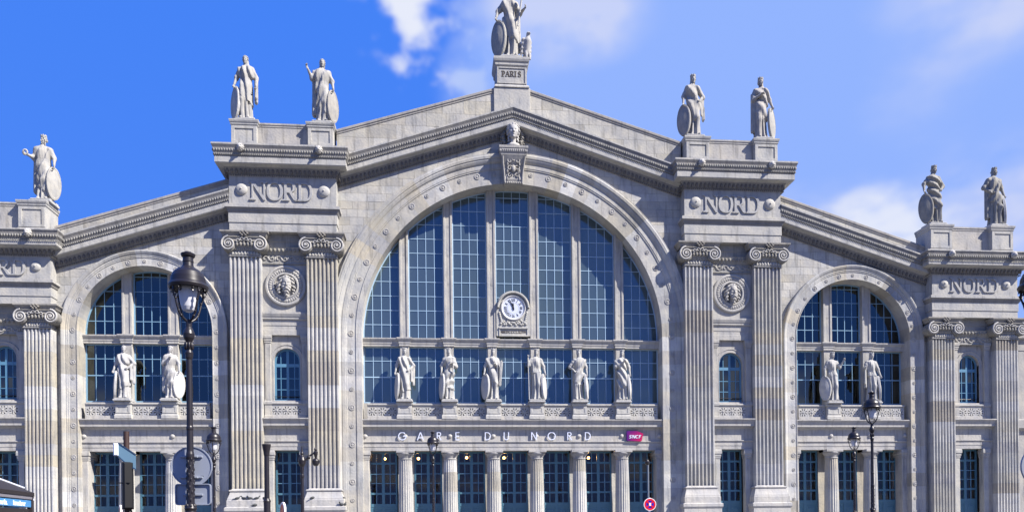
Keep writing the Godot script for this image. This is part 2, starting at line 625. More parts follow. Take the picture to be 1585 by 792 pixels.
# o: left / right (pose of the arm on the viewer's left or right), shield (-1 left, 1 right), wide, turn of the head, head kind, hem, slope, held object, drape side
func statue(at: Vector3, height: float, label: String, group: String, o: Dictionary) -> void:
	var t := thing("stone_statue", label, "statue", at, group)
	var plinth := 0.055
	var s := height * (1.0 - plinth) / 1.0
	var base := mk(PALE)
	var w := 0.150 * height
	base.block(-w, w, 0, plinth * height * 0.55, -w * 0.85, w * 0.95, 0.03)
	base.block(-w * 0.92, w * 0.92, plinth * height * 0.55, plinth * height, -w * 0.8, w * 0.88, 0.05)
	part(t, "plinth", base, statue_stone)
	var fig := Figure.new()
	fig.ph = o.get("ph", 0.0)
	fig.hem = o.get("hem", 0.2)
	fig.hem_slope = o.get("slope", 0.6)
	fig.dir = o.get("dir", Vector2(0.6, 0.8))
	fig.knee = o.get("knee", 1.0)
	fig.sway = 0.014 * fig.knee
	fig.shoulder_wrap = o.get("wrap", 1.0)
	var hands := []
	for side in [-1, 1]:
		var kind: String = o["left"] if side < 0 else o["right"]
		var q: Array = ARMS[kind]
		var sh := Vector3(side * 0.098, 0.785, -0.005)
		var el := Vector3(side * q[0], q[1], q[2])
		var ha := Vector3(side * q[3], q[4], q[5])
		fig.arms.append([sh, el, ha, 0.047, 0.039])
		hands.append([el, ha, side])
		if o.get("drape", 0) == side:
			fig.drape.append([el + Vector3(0, -0.02, 0), Vector3(el.x * 0.98, 0.30, el.z + 0.01), 0.026, 0.030])
			fig.drape.append([el.lerp(ha, 0.6), Vector3(lerpf(el.x, ha.x, 0.6), 0.36, ha.z * 0.6), 0.022, 0.024])
	if o.get("cloak", 0) != 0:
		var k: int = o["cloak"]
		fig.drape.append([Vector3(k * 0.13, 0.74, -0.03), Vector3(k * 0.135, 0.16, -0.02), 0.045, 0.05])
	var scale := Transform3D(Basis().scaled(Vector3(s * 0.86, s, s * 0.93)), Vector3(0, plinth * height, 0))
	var body := mk(o.get("tone", Color(0.41, 0.404, 0.393)))
	body.xf = scale
	carving.append([t, body, fig])
	var hd := head_mesh(o.get("head", "crown"))
	var hs := 0.128
	body.append(hd, Transform3D(Basis(Vector3.UP, o.get("turn", 0.0)) * Basis(Vector3.RIGHT, o.get("nod", 0.08)) * Basis().scaled(Vector3(hs * 1.04, hs, hs * 0.98)), Vector3(fig.sway * 0.5, 0.866, 0.012)))
	var hm := hand_mesh()
	for h in hands:
		var along: Vector3 = (h[1] - h[0]).normalized()
		var y := -along
		var inward := Vector3(-h[2] * 0.6, 0.0, 0.8)
		var x := y.cross(inward).normalized()
		var z := x.cross(y).normalized()
		var hb := Basis(x * (1.0 if h[2] > 0 else -1.0), y, z)
		body.append(hm, Transform3D(hb * Basis().scaled(Vector3(0.098, 0.098, 0.098)), h[1]))
	var sd: int = o.get("shield", 0)
	if sd != 0:
		var m := mk(o.get("shield_tone", Color(0.447, 0.440, 0.434)))
		var wide: float = o.get("wide", 1.0)
		var sw: float = 0.118 * s * o.get("shield_size", 1.0)
		var sh: float = 0.262 * s * o.get("shield_size", 1.0)
		var segs := 28
		for end in 2:
			var z := 0.020 * s if end == 0 else -0.016 * s
			var prof := [1.0, 0.90, 0.86, 0.55, 0.2, 0.0]
			var lift := [0.0, 0.35, 0.12, 0.75, 1.3, 1.35]
			for i in segs:
				var a := TAU * i / segs
				var b := TAU * (i + 1) / segs
				for k in 5:
					var p := []
					for e in [[a, k], [b, k], [b, k + 1], [a, k + 1]]:
						var zz: float = z + (z * lift[e[1]] if end == 0 else 0.0)
						p.append(Vector3(cos(e[0]) * sw * prof[e[1]], sin(e[0]) * sh * prof[e[1]], zz))
					if end == 0:
						m.quad(p[0], p[1], p[2], p[3])
					else:
						m.quad(p[1], p[0], p[3], p[2])
				if end == 0:
					m.quad(Vector3(cos(a) * sw, sin(a) * sh, -0.016 * s), Vector3(cos(b) * sw, sin(b) * sh, -0.016 * s), Vector3(cos(b) * sw, sin(b) * sh, z), Vector3(cos(a) * sw, sin(a) * sh, z))
		var sp := part(t, "shield", m, statue_stone, Vector3(sd * s * (0.135 + 0.028 * wide), plinth * height + sh, 0.03 * s))
		sp.rotation = Vector3(-0.06, sd * lerpf(1.32, 0.65, wide), -sd * 0.05)
	match o.get("holds", ""):
		"staff":
			var m := mk(PALE)
			var side := -1.0 if o["left"] == "staff" else 1.0
			m.tube(PackedVector3Array([Vector3(side * 0.178 * s, plinth * height, 0.085 * s), Vector3(side * 0.196 * s, plinth * height + 0.845 * s, 0.085 * s)]), PackedFloat32Array([0.012 * s, 0.011 * s]), 8)
			m.ball(Vector3(side * 0.196 * s, plinth * height + 0.855 * s, 0.085 * s), Vector3(0.018, 0.024, 0.018) * s)
			part(t, "staff", m, statue_stone).scale = Vector3(0.86, 1.0, 0.95)
		"sword":
			var m := mk(PALE)
			var x := 0.085 * s
			m.tube(PackedVector3Array([Vector3(x, plinth * height + 0.46 * s, 0.125 * s), Vector3(x, plinth * height + 0.70 * s, 0.135 * s)]), PackedFloat32Array([0.016 * s, 0.012 * s]), 8)
			m.box(x - 0.035 * s, x + 0.035 * s, plinth * height + 0.70 * s, plinth * height + 0.715 * s, 0.12 * s, 0.15 * s)
			m.tube(PackedVector3Array([Vector3(x, plinth * height + 0.71 * s, 0.135 * s), Vector3(x, plinth * height + 0.80 * s, 0.135 * s)]), PackedFloat32Array([0.011 * s]), 8)
			part(t, "sword", m, statue_stone).scale = Vector3(0.86, 1.0, 0.95)
		"wreath":
			var m := mk(PALE)
			var c := Vector3(-0.235 * s, plinth * height + 0.685 * s, 0.145 * s)
			for i in 14:
				var a := TAU * i / 14
				m.ball(c + Vector3(cos(a), sin(a), 0) * 0.036 * s, Vector3(0.016, 0.016, 0.016) * s, 6, 4)
			part(t, "wreath", m, statue_stone).scale = Vector3(0.86, 1.0, 0.95)
		"bundle":
			var m := mk(PALE)
			for i in 5:
				var x := 0.135 + 0.018 * (i % 3)
				m.tube(PackedVector3Array([Vector3(x * s, plinth * height + 0.30 * s, (0.09 + 0.01 * (i % 2)) * s), Vector3((x + 0.035) * s, plinth * height + (0.71 + 0.012 * i) * s, 0.12 * s)]), PackedFloat32Array([0.008 * s, 0.016 * s]), 6)
			part(t, "bundle", m, statue_stone).scale = Vector3(0.86, 1.0, 0.95)
		"sceptre":
			var m := mk(PALE)
			m.tube(PackedVector3Array([Vector3(0.12 * s, plinth * height + 0.42 * s, 0.12 * s), Vector3(0.185 * s, plinth * height + 0.80 * s, 0.12 * s)]), PackedFloat32Array([0.012 * s, 0.014 * s]), 8)
			for i in 5:
				var a := TAU * i / 5
				m.ball(Vector3(0.187 * s + cos(a) * 0.022 * s, plinth * height + 0.83 * s, 0.12 * s + sin(a) * 0.022 * s), Vector3(0.014, 0.028, 0.014) * s, 6, 4)
			part(t, "sceptre", m, statue_stone).scale = Vector3(0.86, 1.0, 0.95)
			var q := mk(Color(0.420, 0.414, 0.408))
			q.xf = Transform3D(Basis(Vector3.UP, 0.5).scaled(Vector3(s, s, s)), Vector3(0.235 * s, plinth * height * 0.6, 0.05 * s))
			var eagle := func(p: Vector3) -> float:
				var d := RootTools.cap(p, Vector3(0, 0.12, 0.0), Vector3(0, 0.25, 0.02), 0.048, 0.055)
				d = RootTools.smin(d, RootTools.cap(p, Vector3(0, 0.27, 0.02), Vector3(0.0, 0.345, 0.035), 0.04, 0.026), 0.03)
				d = RootTools.smin(d, RootTools.cap(p, Vector3(0, 0.362, 0.04), Vector3(0, 0.352, 0.085), 0.028, 0.008), 0.015)
				var x := absf(p.x)
				var r := Vector3(x, p.y, p.z)
				d = RootTools.smin(d, RootTools.cap(r, Vector3(0.055, 0.285, -0.005), Vector3(0.075, 0.07, -0.035), 0.028, 0.02) + 0.004 * sin(p.y * 110.0), 0.015)
				d = RootTools.smin(d, RootTools.cap(r, Vector3(0.028, 0.09, 0.015), Vector3(0.03, 0.01, 0.03), 0.026, 0.016), 0.01)
				return RootTools.smin(d, RootTools.cap(p, Vector3(0, 0.09, -0.03), Vector3(0, 0.01, -0.07), 0.035, 0.04), 0.02)
			nets(q, eagle, Vector3(-0.13, 0.0, -0.13), Vector3(0.13, 0.40, 0.12), 0.0125)
			part(t, "eagle", q, statue_stone)


# ---------------------------------------------------------------- the station
# courses of cut blocks filling polygons; each waits in `stones` to become a part
func ashlar(parent: Node, polys: Array, z: float, y0: float, y1: float, x0: float, x1: float, h := 0.56, l := 1.25, mean := Color(0.42, 0.41, 0.388)) -> void:
	var k := 0
	var y := y0
	while y < y1:
		var x := x0 - l * (0.5 if k % 2 == 1 else 0.0) - rnd.randf() * 0.2
		while x < x1:
			var w := l * rnd.randf_range(0.75, 1.25)
			var r := rect(x, x + w, y, y + h)
			var c := mean.lerp(tint(), 0.5)
			var zz := z + rnd.randf_range(-0.006, 0.006)
			for p in polys:
				for q in Geometry2D.intersect_polygons(r, p):
					for s in Geometry2D.offset_polygon(q, -0.006):
						if s.size() < 3:
							continue
						var m := mk(c)
						m.extrude(s, zz, z - 0.05)
						if m.v.size():
							var area := 0.0
							for i in s.size():
								area += s[i].cross(s[(i + 1) % s.size()]) * 0.5
							stones.append([parent, m, absf(area)])
			x += w
		y += h
		k += 1


func commit_stones() -> void:
	stones.sort_custom(func(a, b): return a[2] > b[2])
	var rest := {}
	for i in stones.size():
		var s: Array = stones[i]
		if i < 300:
			part(s[0], "stone_block", s[1], stone)
		else:
			if not rest.has(s[0]):
				rest[s[0]] = mk()
			var m: MB = rest[s[0]]
			m.col = s[1].c[0]
			m.append(s[1], Transform3D())
	for p in rest:
		part(p, "small_stone_blocks", rest[p], stone, Vector3.ZERO, true)


# the carved strips of an entablature are greyer than its plain ones: old soot, plus shade painted on cyma and egg strips; first: number of profile points left out
func soot_and_shade_bands(first: int) -> Dictionary:
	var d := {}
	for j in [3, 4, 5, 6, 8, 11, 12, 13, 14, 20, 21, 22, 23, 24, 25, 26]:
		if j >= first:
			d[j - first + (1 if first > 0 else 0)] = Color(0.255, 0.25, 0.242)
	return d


func egg_row(m: MB, a: Vector3, b: Vector3, step: float, r: Vector3, up := Vector3.UP) -> void:
	var k := maxi(1, int(round(a.distance_to(b) / step)))
	for i in k:
		m.ball(a.lerp(b, (i + 0.5) / k), r, 6, 4)


# everything above the capitals: architrave, frieze and cornice; y from the underside of the architrave
const ENTABLATURE := [0.0, -0.10, 0.0, 0.46, 0.045, 0.475, 0.045, 1.14, 0.10, 1.19, 0.13, 1.30, 0.22, 1.42, 0.25, 1.44, 0.25, 1.62, 0.17, 1.68, 0.0, 1.73, 0.0, 3.62, 0.07, 3.66, 0.09, 3.74, 0.12, 3.76, 0.30, 4.10, 0.33, 4.14, 0.72, 4.17, 0.72, 4.21, 0.74, 4.21, 0.74, 4.62, 0.71, 4.64, 0.75, 4.68, 0.80, 4.83, 0.77, 4.86, 0.81, 4.95, 0.84, 5.18, 0.92, 5.36, 0.92, 5.47, 0.0, 5.60, -1.8, 5.60]


func scaled_profile(list: Array, kx: float, pts: Array) -> PackedVector2Array:
	# pts: pairs (from, to) that stretch the heights
	var p := V2(list)
	for i in p.size():
		var y := p[i].y
		for k in pts.size() - 1:
			if y <= pts[k + 1][0] or k == pts.size() - 2:
				y = remap(y, pts[k][0], pts[k + 1][0], pts[k][1], pts[k + 1][1])
				break
		p[i] = Vector2(p[i].x * kx, y)
	return p


func fluted_course(hw: float, h: float, c: Color, flutes := 7) -> MB:
	var m := mk(c)
	var pitch := hw * 2.0 / (flutes + 0.36)
	var line := PackedVector2Array([Vector2(-hw, -0.9), Vector2(-hw, 0.0)])
	var x := -hw + pitch * 0.36
	for f in flutes:
		var r := pitch * 0.335
		for i in 7:
			var a := PI * i / 6
			line.append(Vector2(x + r - r * cos(a), -sin(a) * r * 1.5))
		x += pitch
	line.append(Vector2(hw, 0.0))
	line.append(Vector2(hw, -0.9))
	for i in line.size() - 1:
		var a := line[i]
		var b := line[i + 1]
		m.quad(Vector3(a.x, 0.002, a.y), Vector3(b.x, 0.002, b.y), Vector3(b.x, h - 0.002, b.y), Vector3(a.x, h - 0.002, a.y))
	return m


func capital(hw: float, k: float) -> Array:
	# an angular Ionic capital, origin on the axis at the top of the shaft, on the face of the shaft
	var m := mk(Color(0.304, 0.299, 0.295))
	m.sweep(V2([0.0, 0.0, 0.05, 0.02, 0.07, 0.05, 0.04, 0.08, 0.02, 0.10, 0.02, 0.42, 0.06, 0.45, 0.09, 0.50, 0.09, 0.55, 0.14, 0.58, 0.20, 0.80, 0.20, 1.20]), round_block(-hw, hw, 0.0, -0.85))
	# leaf band on the necking
	m.col = Color(0.415, 0.404, 0.387)
	var leaves := 9
	for i in leaves:
		var x := lerpf(-hw + 0.1, hw - 0.1, (i + 0.5) / leaves)
		m.ball(Vector3(x, 0.25, 0.03), Vector3(0.085, 0.15, 0.06), 6, 4)
		m.ball(Vector3(x + 0.1, 0.20, 0.02), Vector3(0.04, 0.09, 0.05), 5, 4)
		m.ball(Vector3(x + 0.05, 0.36, 0.03), Vector3(0.05, 0.04, 0.05), 5, 4)
	egg_row(m, Vector3(-hw - 0.05, 0.50, 0.10), Vector3(hw + 0.05, 0.50, 0.10), 0.13, Vector3(0.05, 0.045, 0.045))
	m.col = GRIME
	# eggs between the scrolls
	for i in 5:
		var x := lerpf(-0.48, 0.48, i / 4.0) * k
		m.ball(Vector3(x, 0.80 * k, 0.24), Vector3(0.095, 0.16, 0.09) * k, 8, 5)
		m.ball(Vector3(x + 0.12 * k, 0.78 * k, 0.22), Vector3(0.022, 0.14, 0.05) * k, 5, 4)
	var canal := mk(GRIME)
	canal.sweep(V2([0.20, 0.98, 0.30, 0.98, 0.26, 1.08, 0.30, 1.22, 0.34, 1.24, 0.34, 1.30, 0.1, 1.30]), straight(-1.05 * k, 1.05 * k, 0.0), false, true)
	m.append(canal, Transform3D(Basis().scaled(Vector3(1, k, 1)), Vector3.ZERO))
	# abacus, flaring, with a hollow front
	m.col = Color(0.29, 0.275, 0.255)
	var ab := V2([-0.1, 1.30, 0.10, 1.30, 0.13, 1.34, 0.20, 1.50, 0.30, 1.60, 0.30, 1.70, -0.9, 1.70])
	for i in ab.size():
		ab[i].y *= k
	m.sweep(ab, round_block(-hw * 1.26, hw * 1.26, 0.06, -0.85))
	# flower in the middle of the abacus
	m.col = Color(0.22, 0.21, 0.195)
	for i in 7:
		var a := TAU * i / 6
		var rr := 0.0 if i == 6 else 0.15 * k
		m.ball(Vector3(cos(a) * rr * 1.5, 1.48 * k + sin(a) * rr * 0.9, 0.36), Vector3(0.10, 0.085, 0.10) * k, 7, 5)
	# curls between the scrolls
	m.col = Color(0.434, 0.423, 0.406)
	for s in [-1.0, 1.0]:
		for g in 2:
			var pts := PackedVector3Array()
			var rad := PackedFloat32Array()
			for i in 13:
				var a := i / 12.0 * TAU * 0.95
				var r := lerpf(0.15, 0.035, i / 12.0) * k
				pts.append(Vector3(s * (0.16 + 0.26 * g) * k + s * r * cos(a) * -1.0, (1.08 - 0.10 * g) * k + r * sin(a), 0.32))
				rad.append(lerpf(0.040, 0.025, i / 12.0) * k)
			m.tube(pts, rad, 5)
	# scrolls
	var v := mk(Color(0.363, 0.353, 0.337))
	for s in [-1.0, 1.0]:
		var c := Vector3(s * 1.03 * k, 0.80 * k, 0.0)
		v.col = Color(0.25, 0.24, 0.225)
		v.lathe(V2([0.50 * k, -0.30, 0.50 * k, 0.22, 0.44 * k, 0.26, 0.0, 0.26]), c, 28, "z")
		v.col = Color(0.455, 0.444, 0.428)
		var pts := PackedVector3Array()
		var rad := PackedFloat32Array()
		var turns := 2.4
		for i in 56:
			var t := i / 55.0
			var a: float = PI / 2 - s * t * turns * TAU
			var r := lerpf(0.50, 0.07, pow(t, 0.8)) * k
			pts.append(c + Vector3(cos(a) * r, sin(a) * r, 0.30 + 0.05 * t))
			rad.append(lerpf(0.075, 0.045, t) * k)
		v.tube(pts, rad, 6)
		v.ball(c + Vector3(0, 0, 0.34), Vector3(0.09, 0.09, 0.07) * k, 8, 5)
		# the roll running back from the scroll
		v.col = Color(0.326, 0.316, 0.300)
		v.lathe(V2([0.50 * k, -0.9, 0.42 * k, -0.6, 0.50 * k, -0.30]), c, 18, "z")
	return [m, v]


const BASE := [0.36, 0.0, 0.36, 2.44, 0.40, 2.50, 0.44, 2.58, 0.44, 2.78, 0.38, 2.82, 0.31, 2.84, 0.31, 3.27, 0.28, 3.29, 0.265, 3.40, 0.21, 3.54, 0.155, 3.70, 0.125, 3.84, 0.11, 3.86, 0.17, 3.89, 0.185, 3.94, 0.17, 3.99, 0.04, 4.02, 0.0, 4.08]


func pilaster(xc: float, hw: float, top: float, k: float, foot := 1.0) -> void:
	var bp := V2(BASE)
	for i in bp.size():
		bp[i].y *= foot
	var y0 := 4.08 * foot
	var b := mk(Color(0.442, 0.430, 0.413))
	b.sweep(bp, round_block(xc - hw, xc + hw, 0.0, -0.9))
	var p := part(station, "pilaster", b, stone)
	var courses := int(round((top - y0) / 0.78))
	var h := (top - y0) / courses
	var ti := 4
	for i in courses:
		if rnd.randf() < 0.62:
			ti = [0, 1, 2, 3, 4, 4, 4, 5, 5, 6][rnd.randi() % 10]
		var key := "course%d_%d_%d" % [ti, int(hw * 1000), int(h * 10000)]
		if not meshes.has(key):
			meshes[key] = fluted_course(hw, h, tints[ti]).mesh()
		part(p, "shaft_course", meshes[key], stone, Vector3(xc, y0 + i * h, 0))
	var key := "capital%d" % int(k * 1000)
	if not meshes.has(key):
		var c := capital(hw, k)
		meshes[key] = [c[0].mesh(), c[1].mesh()]
	part(p, "capital", meshes[key][0], stone, Vector3(xc, top, 0))
	part(p, "volutes", meshes[key][1], stone, Vector3(xc, top, 0))


func text_mesh(s: String, cap_height: float, depth: float, font: String, weight := 400) -> TextMesh:
	var f := SystemFont.new()
	f.font_names = PackedStringArray([font])
	f.font_weight = weight
	var t := TextMesh.new()
	t.text = s
	t.font = f
	t.font_size = 64
	t.pixel_size = cap_height / 0.714 / 64.0
	t.depth = depth
	t.curve_step = 1.5
	return t


func letter(parent: Node, called: String, s: String, at: Vector3, cap_height: float, depth: float, mat: Material, font := "Droid Serif", weight := 700, squeeze := 1.0) -> MeshInstance3D:
	var t := text_mesh(s, cap_height, depth, font, weight)
	var o := part(parent, called, t, mat)
	var bb := t.get_aabb()
	var c := bb.get_center()
	o.scale = Vector3(squeeze, 1, 1)
	o.position = at - Vector3(c.x * squeeze, c.y, 0)
	return o


func lion(m: MB, at: Vector3, k := 1.0) -> void:
	var x := m.xf
	m.xf = Transform3D(Basis().scaled(Vector3(k, k, k)), at)
	for i in 10:
		var a := TAU * i / 10
		m.ball(Vector3(cos(a) * 0.17, sin(a) * 0.19, 0.02), Vector3(0.085, 0.085, 0.09), 6, 4)
	m.ball(Vector3(0, 0, 0.08), Vector3(0.17, 0.20, 0.16), 8, 6)
	m.ball(Vector3(0, -0.07, 0.22), Vector3(0.10, 0.085, 0.10), 8, 5)
	m.ball(Vector3(0, -0.16, 0.17), Vector3(0.075, 0.05, 0.08), 6, 4)
	for s in [-1.0, 1.0]:
		m.ball(Vector3(s * 0.075, 0.06, 0.20), Vector3(0.035, 0.03, 0.03), 6, 4)
		m.ball(Vector3(s * 0.14, 0.17, 0.06), Vector3(0.05, 0.06, 0.04), 6, 4)
	m.xf = x


# the pierced flower of the balustrades, a square of side one metre times k
func rosette(k: float) -> Mesh:
	var key := "rosette%d" % int(k * 1000)
	if meshes.has(key):
		return meshes[key]
	var m := mk(Color(0.474, 0.465, 0.449))
	var r := 0.47 * k
	for i in 8:
		var a := TAU * i / 8
		var d := Vector2(cos(a), sin(a))
		var e := Vector2(-d.y, d.x)
		var p := PackedVector2Array([d * r * 0.14 - e * 0.02 * k, d * r * 0.35 - e * 0.05 * k, d * r * 0.68 - e * 0.075 * k, d * r * 1.0 - e * 0.105 * k, d * r * 1.04, d * r * 1.0 + e * 0.105 * k, d * r * 0.68 + e * 0.075 * k, d * r * 0.35 + e * 0.05 * k, d * r * 0.14 + e * 0.02 * k])
		m.extrude(p, 0.02, -0.16)
	m.lathe(V2([0.085 * k, -0.1, 0.085 * k, 0.05, 0.04 * k, 0.07, 0.0, 0.07]), Vector3.ZERO, 12, "z")
	# the square it is cut from: four corner pieces round the circle
	for q in 4:
		var a0 := PI / 2 * q
		var p := PackedVector2Array()
		var cn := Vector2(cos(a0 + PI / 4), sin(a0 + PI / 4)) * 0.5 * k * sqrt(2.0)
		p.append(Vector2(cos(a0), sin(a0)) * 0.5 * k)
		p.append(cn)
		p.append(Vector2(cos(a0 + PI / 2), sin(a0 + PI / 2)) * 0.5 * k)
		for i in 9:
			var a := a0 + PI / 2 - PI / 2 * i / 8
			p.append(Vector2(cos(a), sin(a)) * r)
		m.extrude(p, 0.0, -0.16)
	meshes[key] = m.mesh()
	return meshes[key]


# a glazed light: bars and one pane for every cell
func grid_window(called: String, poly: PackedVector2Array, xs: Array, ys: Array, z: float, o: Dictionary = {}) -> MeshInstance3D:
	var fw: float = o.get("frame", 0.09)
	var bar: float = o.get("bar", 0.045)
	var f := mk(o.get("color", Color(0.17, 0.30, 0.42)))
	f.sweep(V2([-0.06, 0.0, 0.05, 0.0, 0.05, fw, -0.06, fw]), closed_outline(poly, z), true)
	var lo := Vector2(INF, INF)
	var hi := -lo
	for p in poly:
		lo = lo.min(p)
		hi = hi.max(p)
	var inner := Geometry2D.offset_polygon(poly, -fw)
	var inside: PackedVector2Array = inner[0] if inner.size() else poly
	if Geometry2D.is_polygon_clockwise(inside):
		inside.reverse()
	for x in xs:
		var w: float = bar
		var xx: float = x if not x is Vector2 else x.x
		if x is Vector2:
			w = x.y
		for q in Geometry2D.intersect_polygons(rect(xx - w / 2, xx + w / 2, lo.y, hi.y), inside):
			f.extrude(q, z + 0.028, z - 0.03)
	for y in ys:
		var w: float = bar
		var yy: float = y if not y is Vector2 else y.x
		if y is Vector2:
			w = y.y
		for q in Geometry2D.intersect_polygons(rect(lo.x, hi.x, yy - w / 2, yy + w / 2), inside):
			f.extrude(q, z + 0.034, z - 0.03)
	var win := part(station, called, f, paint)
	var gx := [lo.x]
	for x in xs:
		gx.append(x.x if x is Vector2 else x)
	gx.append(hi.x)
	var gy := [lo.y]
	for y in ys:
		gy.append(y.x if y is Vector2 else y)
	gy.append(hi.y)
	for i in gx.size() - 1:
		for j in gy.size() - 1:
			for q in Geometry2D.intersect_polygons(rect(gx[i], gx[i + 1], gy[j], gy[j + 1]), inside):
				var c := Vector2((gx[i] + gx[i + 1]) / 2, (gy[j] + gy[j + 1]) / 2)
				var is_rect: bool = q.size() == 4 and absf((q[0] - q[2]).x) > (gx[i + 1] - gx[i]) * 0.99 and absf((q[0] - q[2]).y) > (gy[j + 1] - gy[j]) * 0.99
				var key := "pane%d_%d" % [int((gx[i + 1] - gx[i]) * 1000), int((gy[j + 1] - gy[j]) * 1000)]
				var pm: Mesh
				if is_rect and meshes.has(key):
					pm = meshes[key]
				else:
					for k in q.size():
						q[k] -= c
					var m := mk(Color.WHITE)
					var tr := Geometry2D.triangulate_polygon(q)
					for k in range(0, tr.size(), 3):
						var a := q[tr[k]]
						var b := q[tr[k + 1]]
						var d := q[tr[k + 2]]
						if (b - a).cross(d - a) < 0:
							var h := b
							b = d
							d = h
						m.tri(Vector3(a.x, a.y, 0), Vector3(b.x, b.y, 0), Vector3(d.x, d.y, 0))
					if m.v.is_empty():
						continue
					pm = m.mesh()
					if is_rect:
						meshes[key] = pm
				var g := part(win, "pane", pm, o.get("glass", clear_glass), Vector3(c.x, c.y, z))
				g.rotation = Vector3(rnd.randfn() * 0.008, rnd.randfn() * 0.008, 0)
	return win


func spaced(a: float, b: float, k: int) -> Array:
	var r := []
	for i in range(1, k):
		r.append(lerpf(a, b, float(i) / k))
	return r


# a pair of glazed doors under a transom
func door(x0: float, x1: float, top: float, z: float) -> void:
	var f := mk(Color(0.062, 0.15, 0.215))
	var bar := Color(0.10, 0.215, 0.31)
	var xm := (x0 + x1) / 2
	f.box(x0, x0 + 0.12, 0.0, top, z - 0.08, z + 0.05)
	f.box(x1 - 0.12, x1, 0.0, top, z - 0.08, z + 0.05)
	f.box(xm - 0.10, xm + 0.10, 0.0, top - 0.12, z - 0.07, z + 0.06)
	f.box(x0 + 0.12, x1 - 0.12, top - 0.12, top, z - 0.08, z + 0.05)
	for s in 2:
		var a := x0 + 0.12 if s == 0 else xm + 0.10
		var b := xm - 0.10 if s == 0 else x1 - 0.12
		f.box(a, b, 5.84, 5.98, z - 0.07, z + 0.065)
		f.box(a, b, 3.68, 3.82, z - 0.06, z + 0.07)
		f.box(a, b, 2.80, 3.02, z - 0.06, z + 0.06)
		f.box(a, b, 2.62, 2.80, z - 0.06, z + 0.035)
		f.block(a, b, 0.0, 2.62, z - 0.06, z + 0.02, 0.01)
		f.block(a + 0.10, b - 0.10, 1.45, 2.50, z, z + 0.05, 0.03)
		f.block(a + 0.10, b - 0.10, 0.25, 1.30, z, z + 0.05, 0.03)
		f.col = bar
		var m := (a + b) / 2
		f.box(m - 0.025, m + 0.025, 3.02, 3.68, z - 0.03, z + 0.04)
		f.box(m - 0.025, m + 0.025, 3.82, 5.84, z - 0.03, z + 0.04)
		f.box(m - 0.025, m + 0.025, 5.98, top - 0.12, z - 0.03, z + 0.04)
		for y in [4.49, 5.16]:
			f.box(a, b, y - 0.025, y + 0.025, z - 0.03, z + 0.047)
		f.col = Color(0.062, 0.15, 0.215)
	var d := part(station, "door", f, paint)
	var g := mk(Color.WHITE)
	g.quad(Vector3(x0 + 0.1, 3.0, z - 0.01), Vector3(x1 - 0.1, 3.0, z - 0.01), Vector3(x1 - 0.1, top - 0.1, z - 0.01), Vector3(x0 + 0.1, top - 0.1, z - 0.01))
	part(d, "glazing", g, door_glass)
	var h := mk(Color(0.5, 0.45, 0.3))
	h.tube(PackedVector3Array([Vector3(xm + 0.17, 1.1, z + 0.11), Vector3(xm + 0.17, 1.5, z + 0.11)]), PackedFloat32Array([0.02]), 6)
	part(d, "handle", h, iron)


# wall with an opening, as two halves that meet over its middle
func wall_round(m: MB, x0: float, x1: float, y0: float, y1: float, hole: PackedVector2Array, z: float, zb: float) -> void:
	var lo := INF
	var hi := -INF
	for p in hole:
		lo = minf(lo, p.x)
		hi = maxf(hi, p.x)
	var xm := (lo + hi) / 2
	for r in [rect(x0, xm, y0, y1), rect(xm, x1, y0, y1)]:
		for q in Geometry2D.clip_polygons(r, hole):
			m.extrude(q, z, zb)


func balustrade(parent: Node, x0: float, x1: float, z: float) -> void:
	# three pierced flowers between rails, from 8.93 to 10.04
	var m := mk(Color(0.424, 0.413, 0.396))
	var k := 0.60
	var w := x1 - x0
	var n := maxi(1, int(w / 0.66))
	n = mini(n, 3)
	m.block(x0, x1, 8.93, 9.16, z - 0.22, z + 0.03, 0.02)
	m.block(x0, x1, 9.78, 9.90, z - 0.2, z, 0.015)
	m.block(x0, x1, 9.90, 10.04, z - 0.26, z + 0.07, 0.03)
	var gap := (w - n * k) / (n + 1)
	for i in n + 1:
		var a := x0 + i * (k + gap)
		if gap > 0.01:
			m.box(a, a + gap, 9.16, 9.78, z - 0.19, z - 0.002)
	m.col = SOOT_AND_SHADE  # dark sheet behind the flowers, painted as the shade in their openings
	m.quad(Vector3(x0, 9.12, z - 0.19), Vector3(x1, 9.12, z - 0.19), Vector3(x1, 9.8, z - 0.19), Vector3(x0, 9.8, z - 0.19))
	var b := part(parent, "balustrade", m, stone)
	for i in n:
		part(b, "pierced_flower", rosette(k), stone, Vector3(x0 + gap + k / 2 + i * (k + gap), 9.47, z - 0.01))


const LOWER_ENTABLATURE := [-0.9, 6.74, 0.0, 6.74, 0.0, 7.00, 0.025, 7.005, 0.025, 7.27, 0.07, 7.29, 0.10, 7.34, 0.10, 7.39, 0.0, 7.41, 0.0, 8.22, 0.05, 8.26, 0.09, 8.34, 0.34, 8.37, 0.34, 8.40, 0.36, 8.40, 0.36, 8.55, 0.38, 8.57, 0.40, 8.66, 0.47, 8.78, 0.54, 8.84, 0.54, 8.91, 0.0, 8.94, -0.6, 8.94]


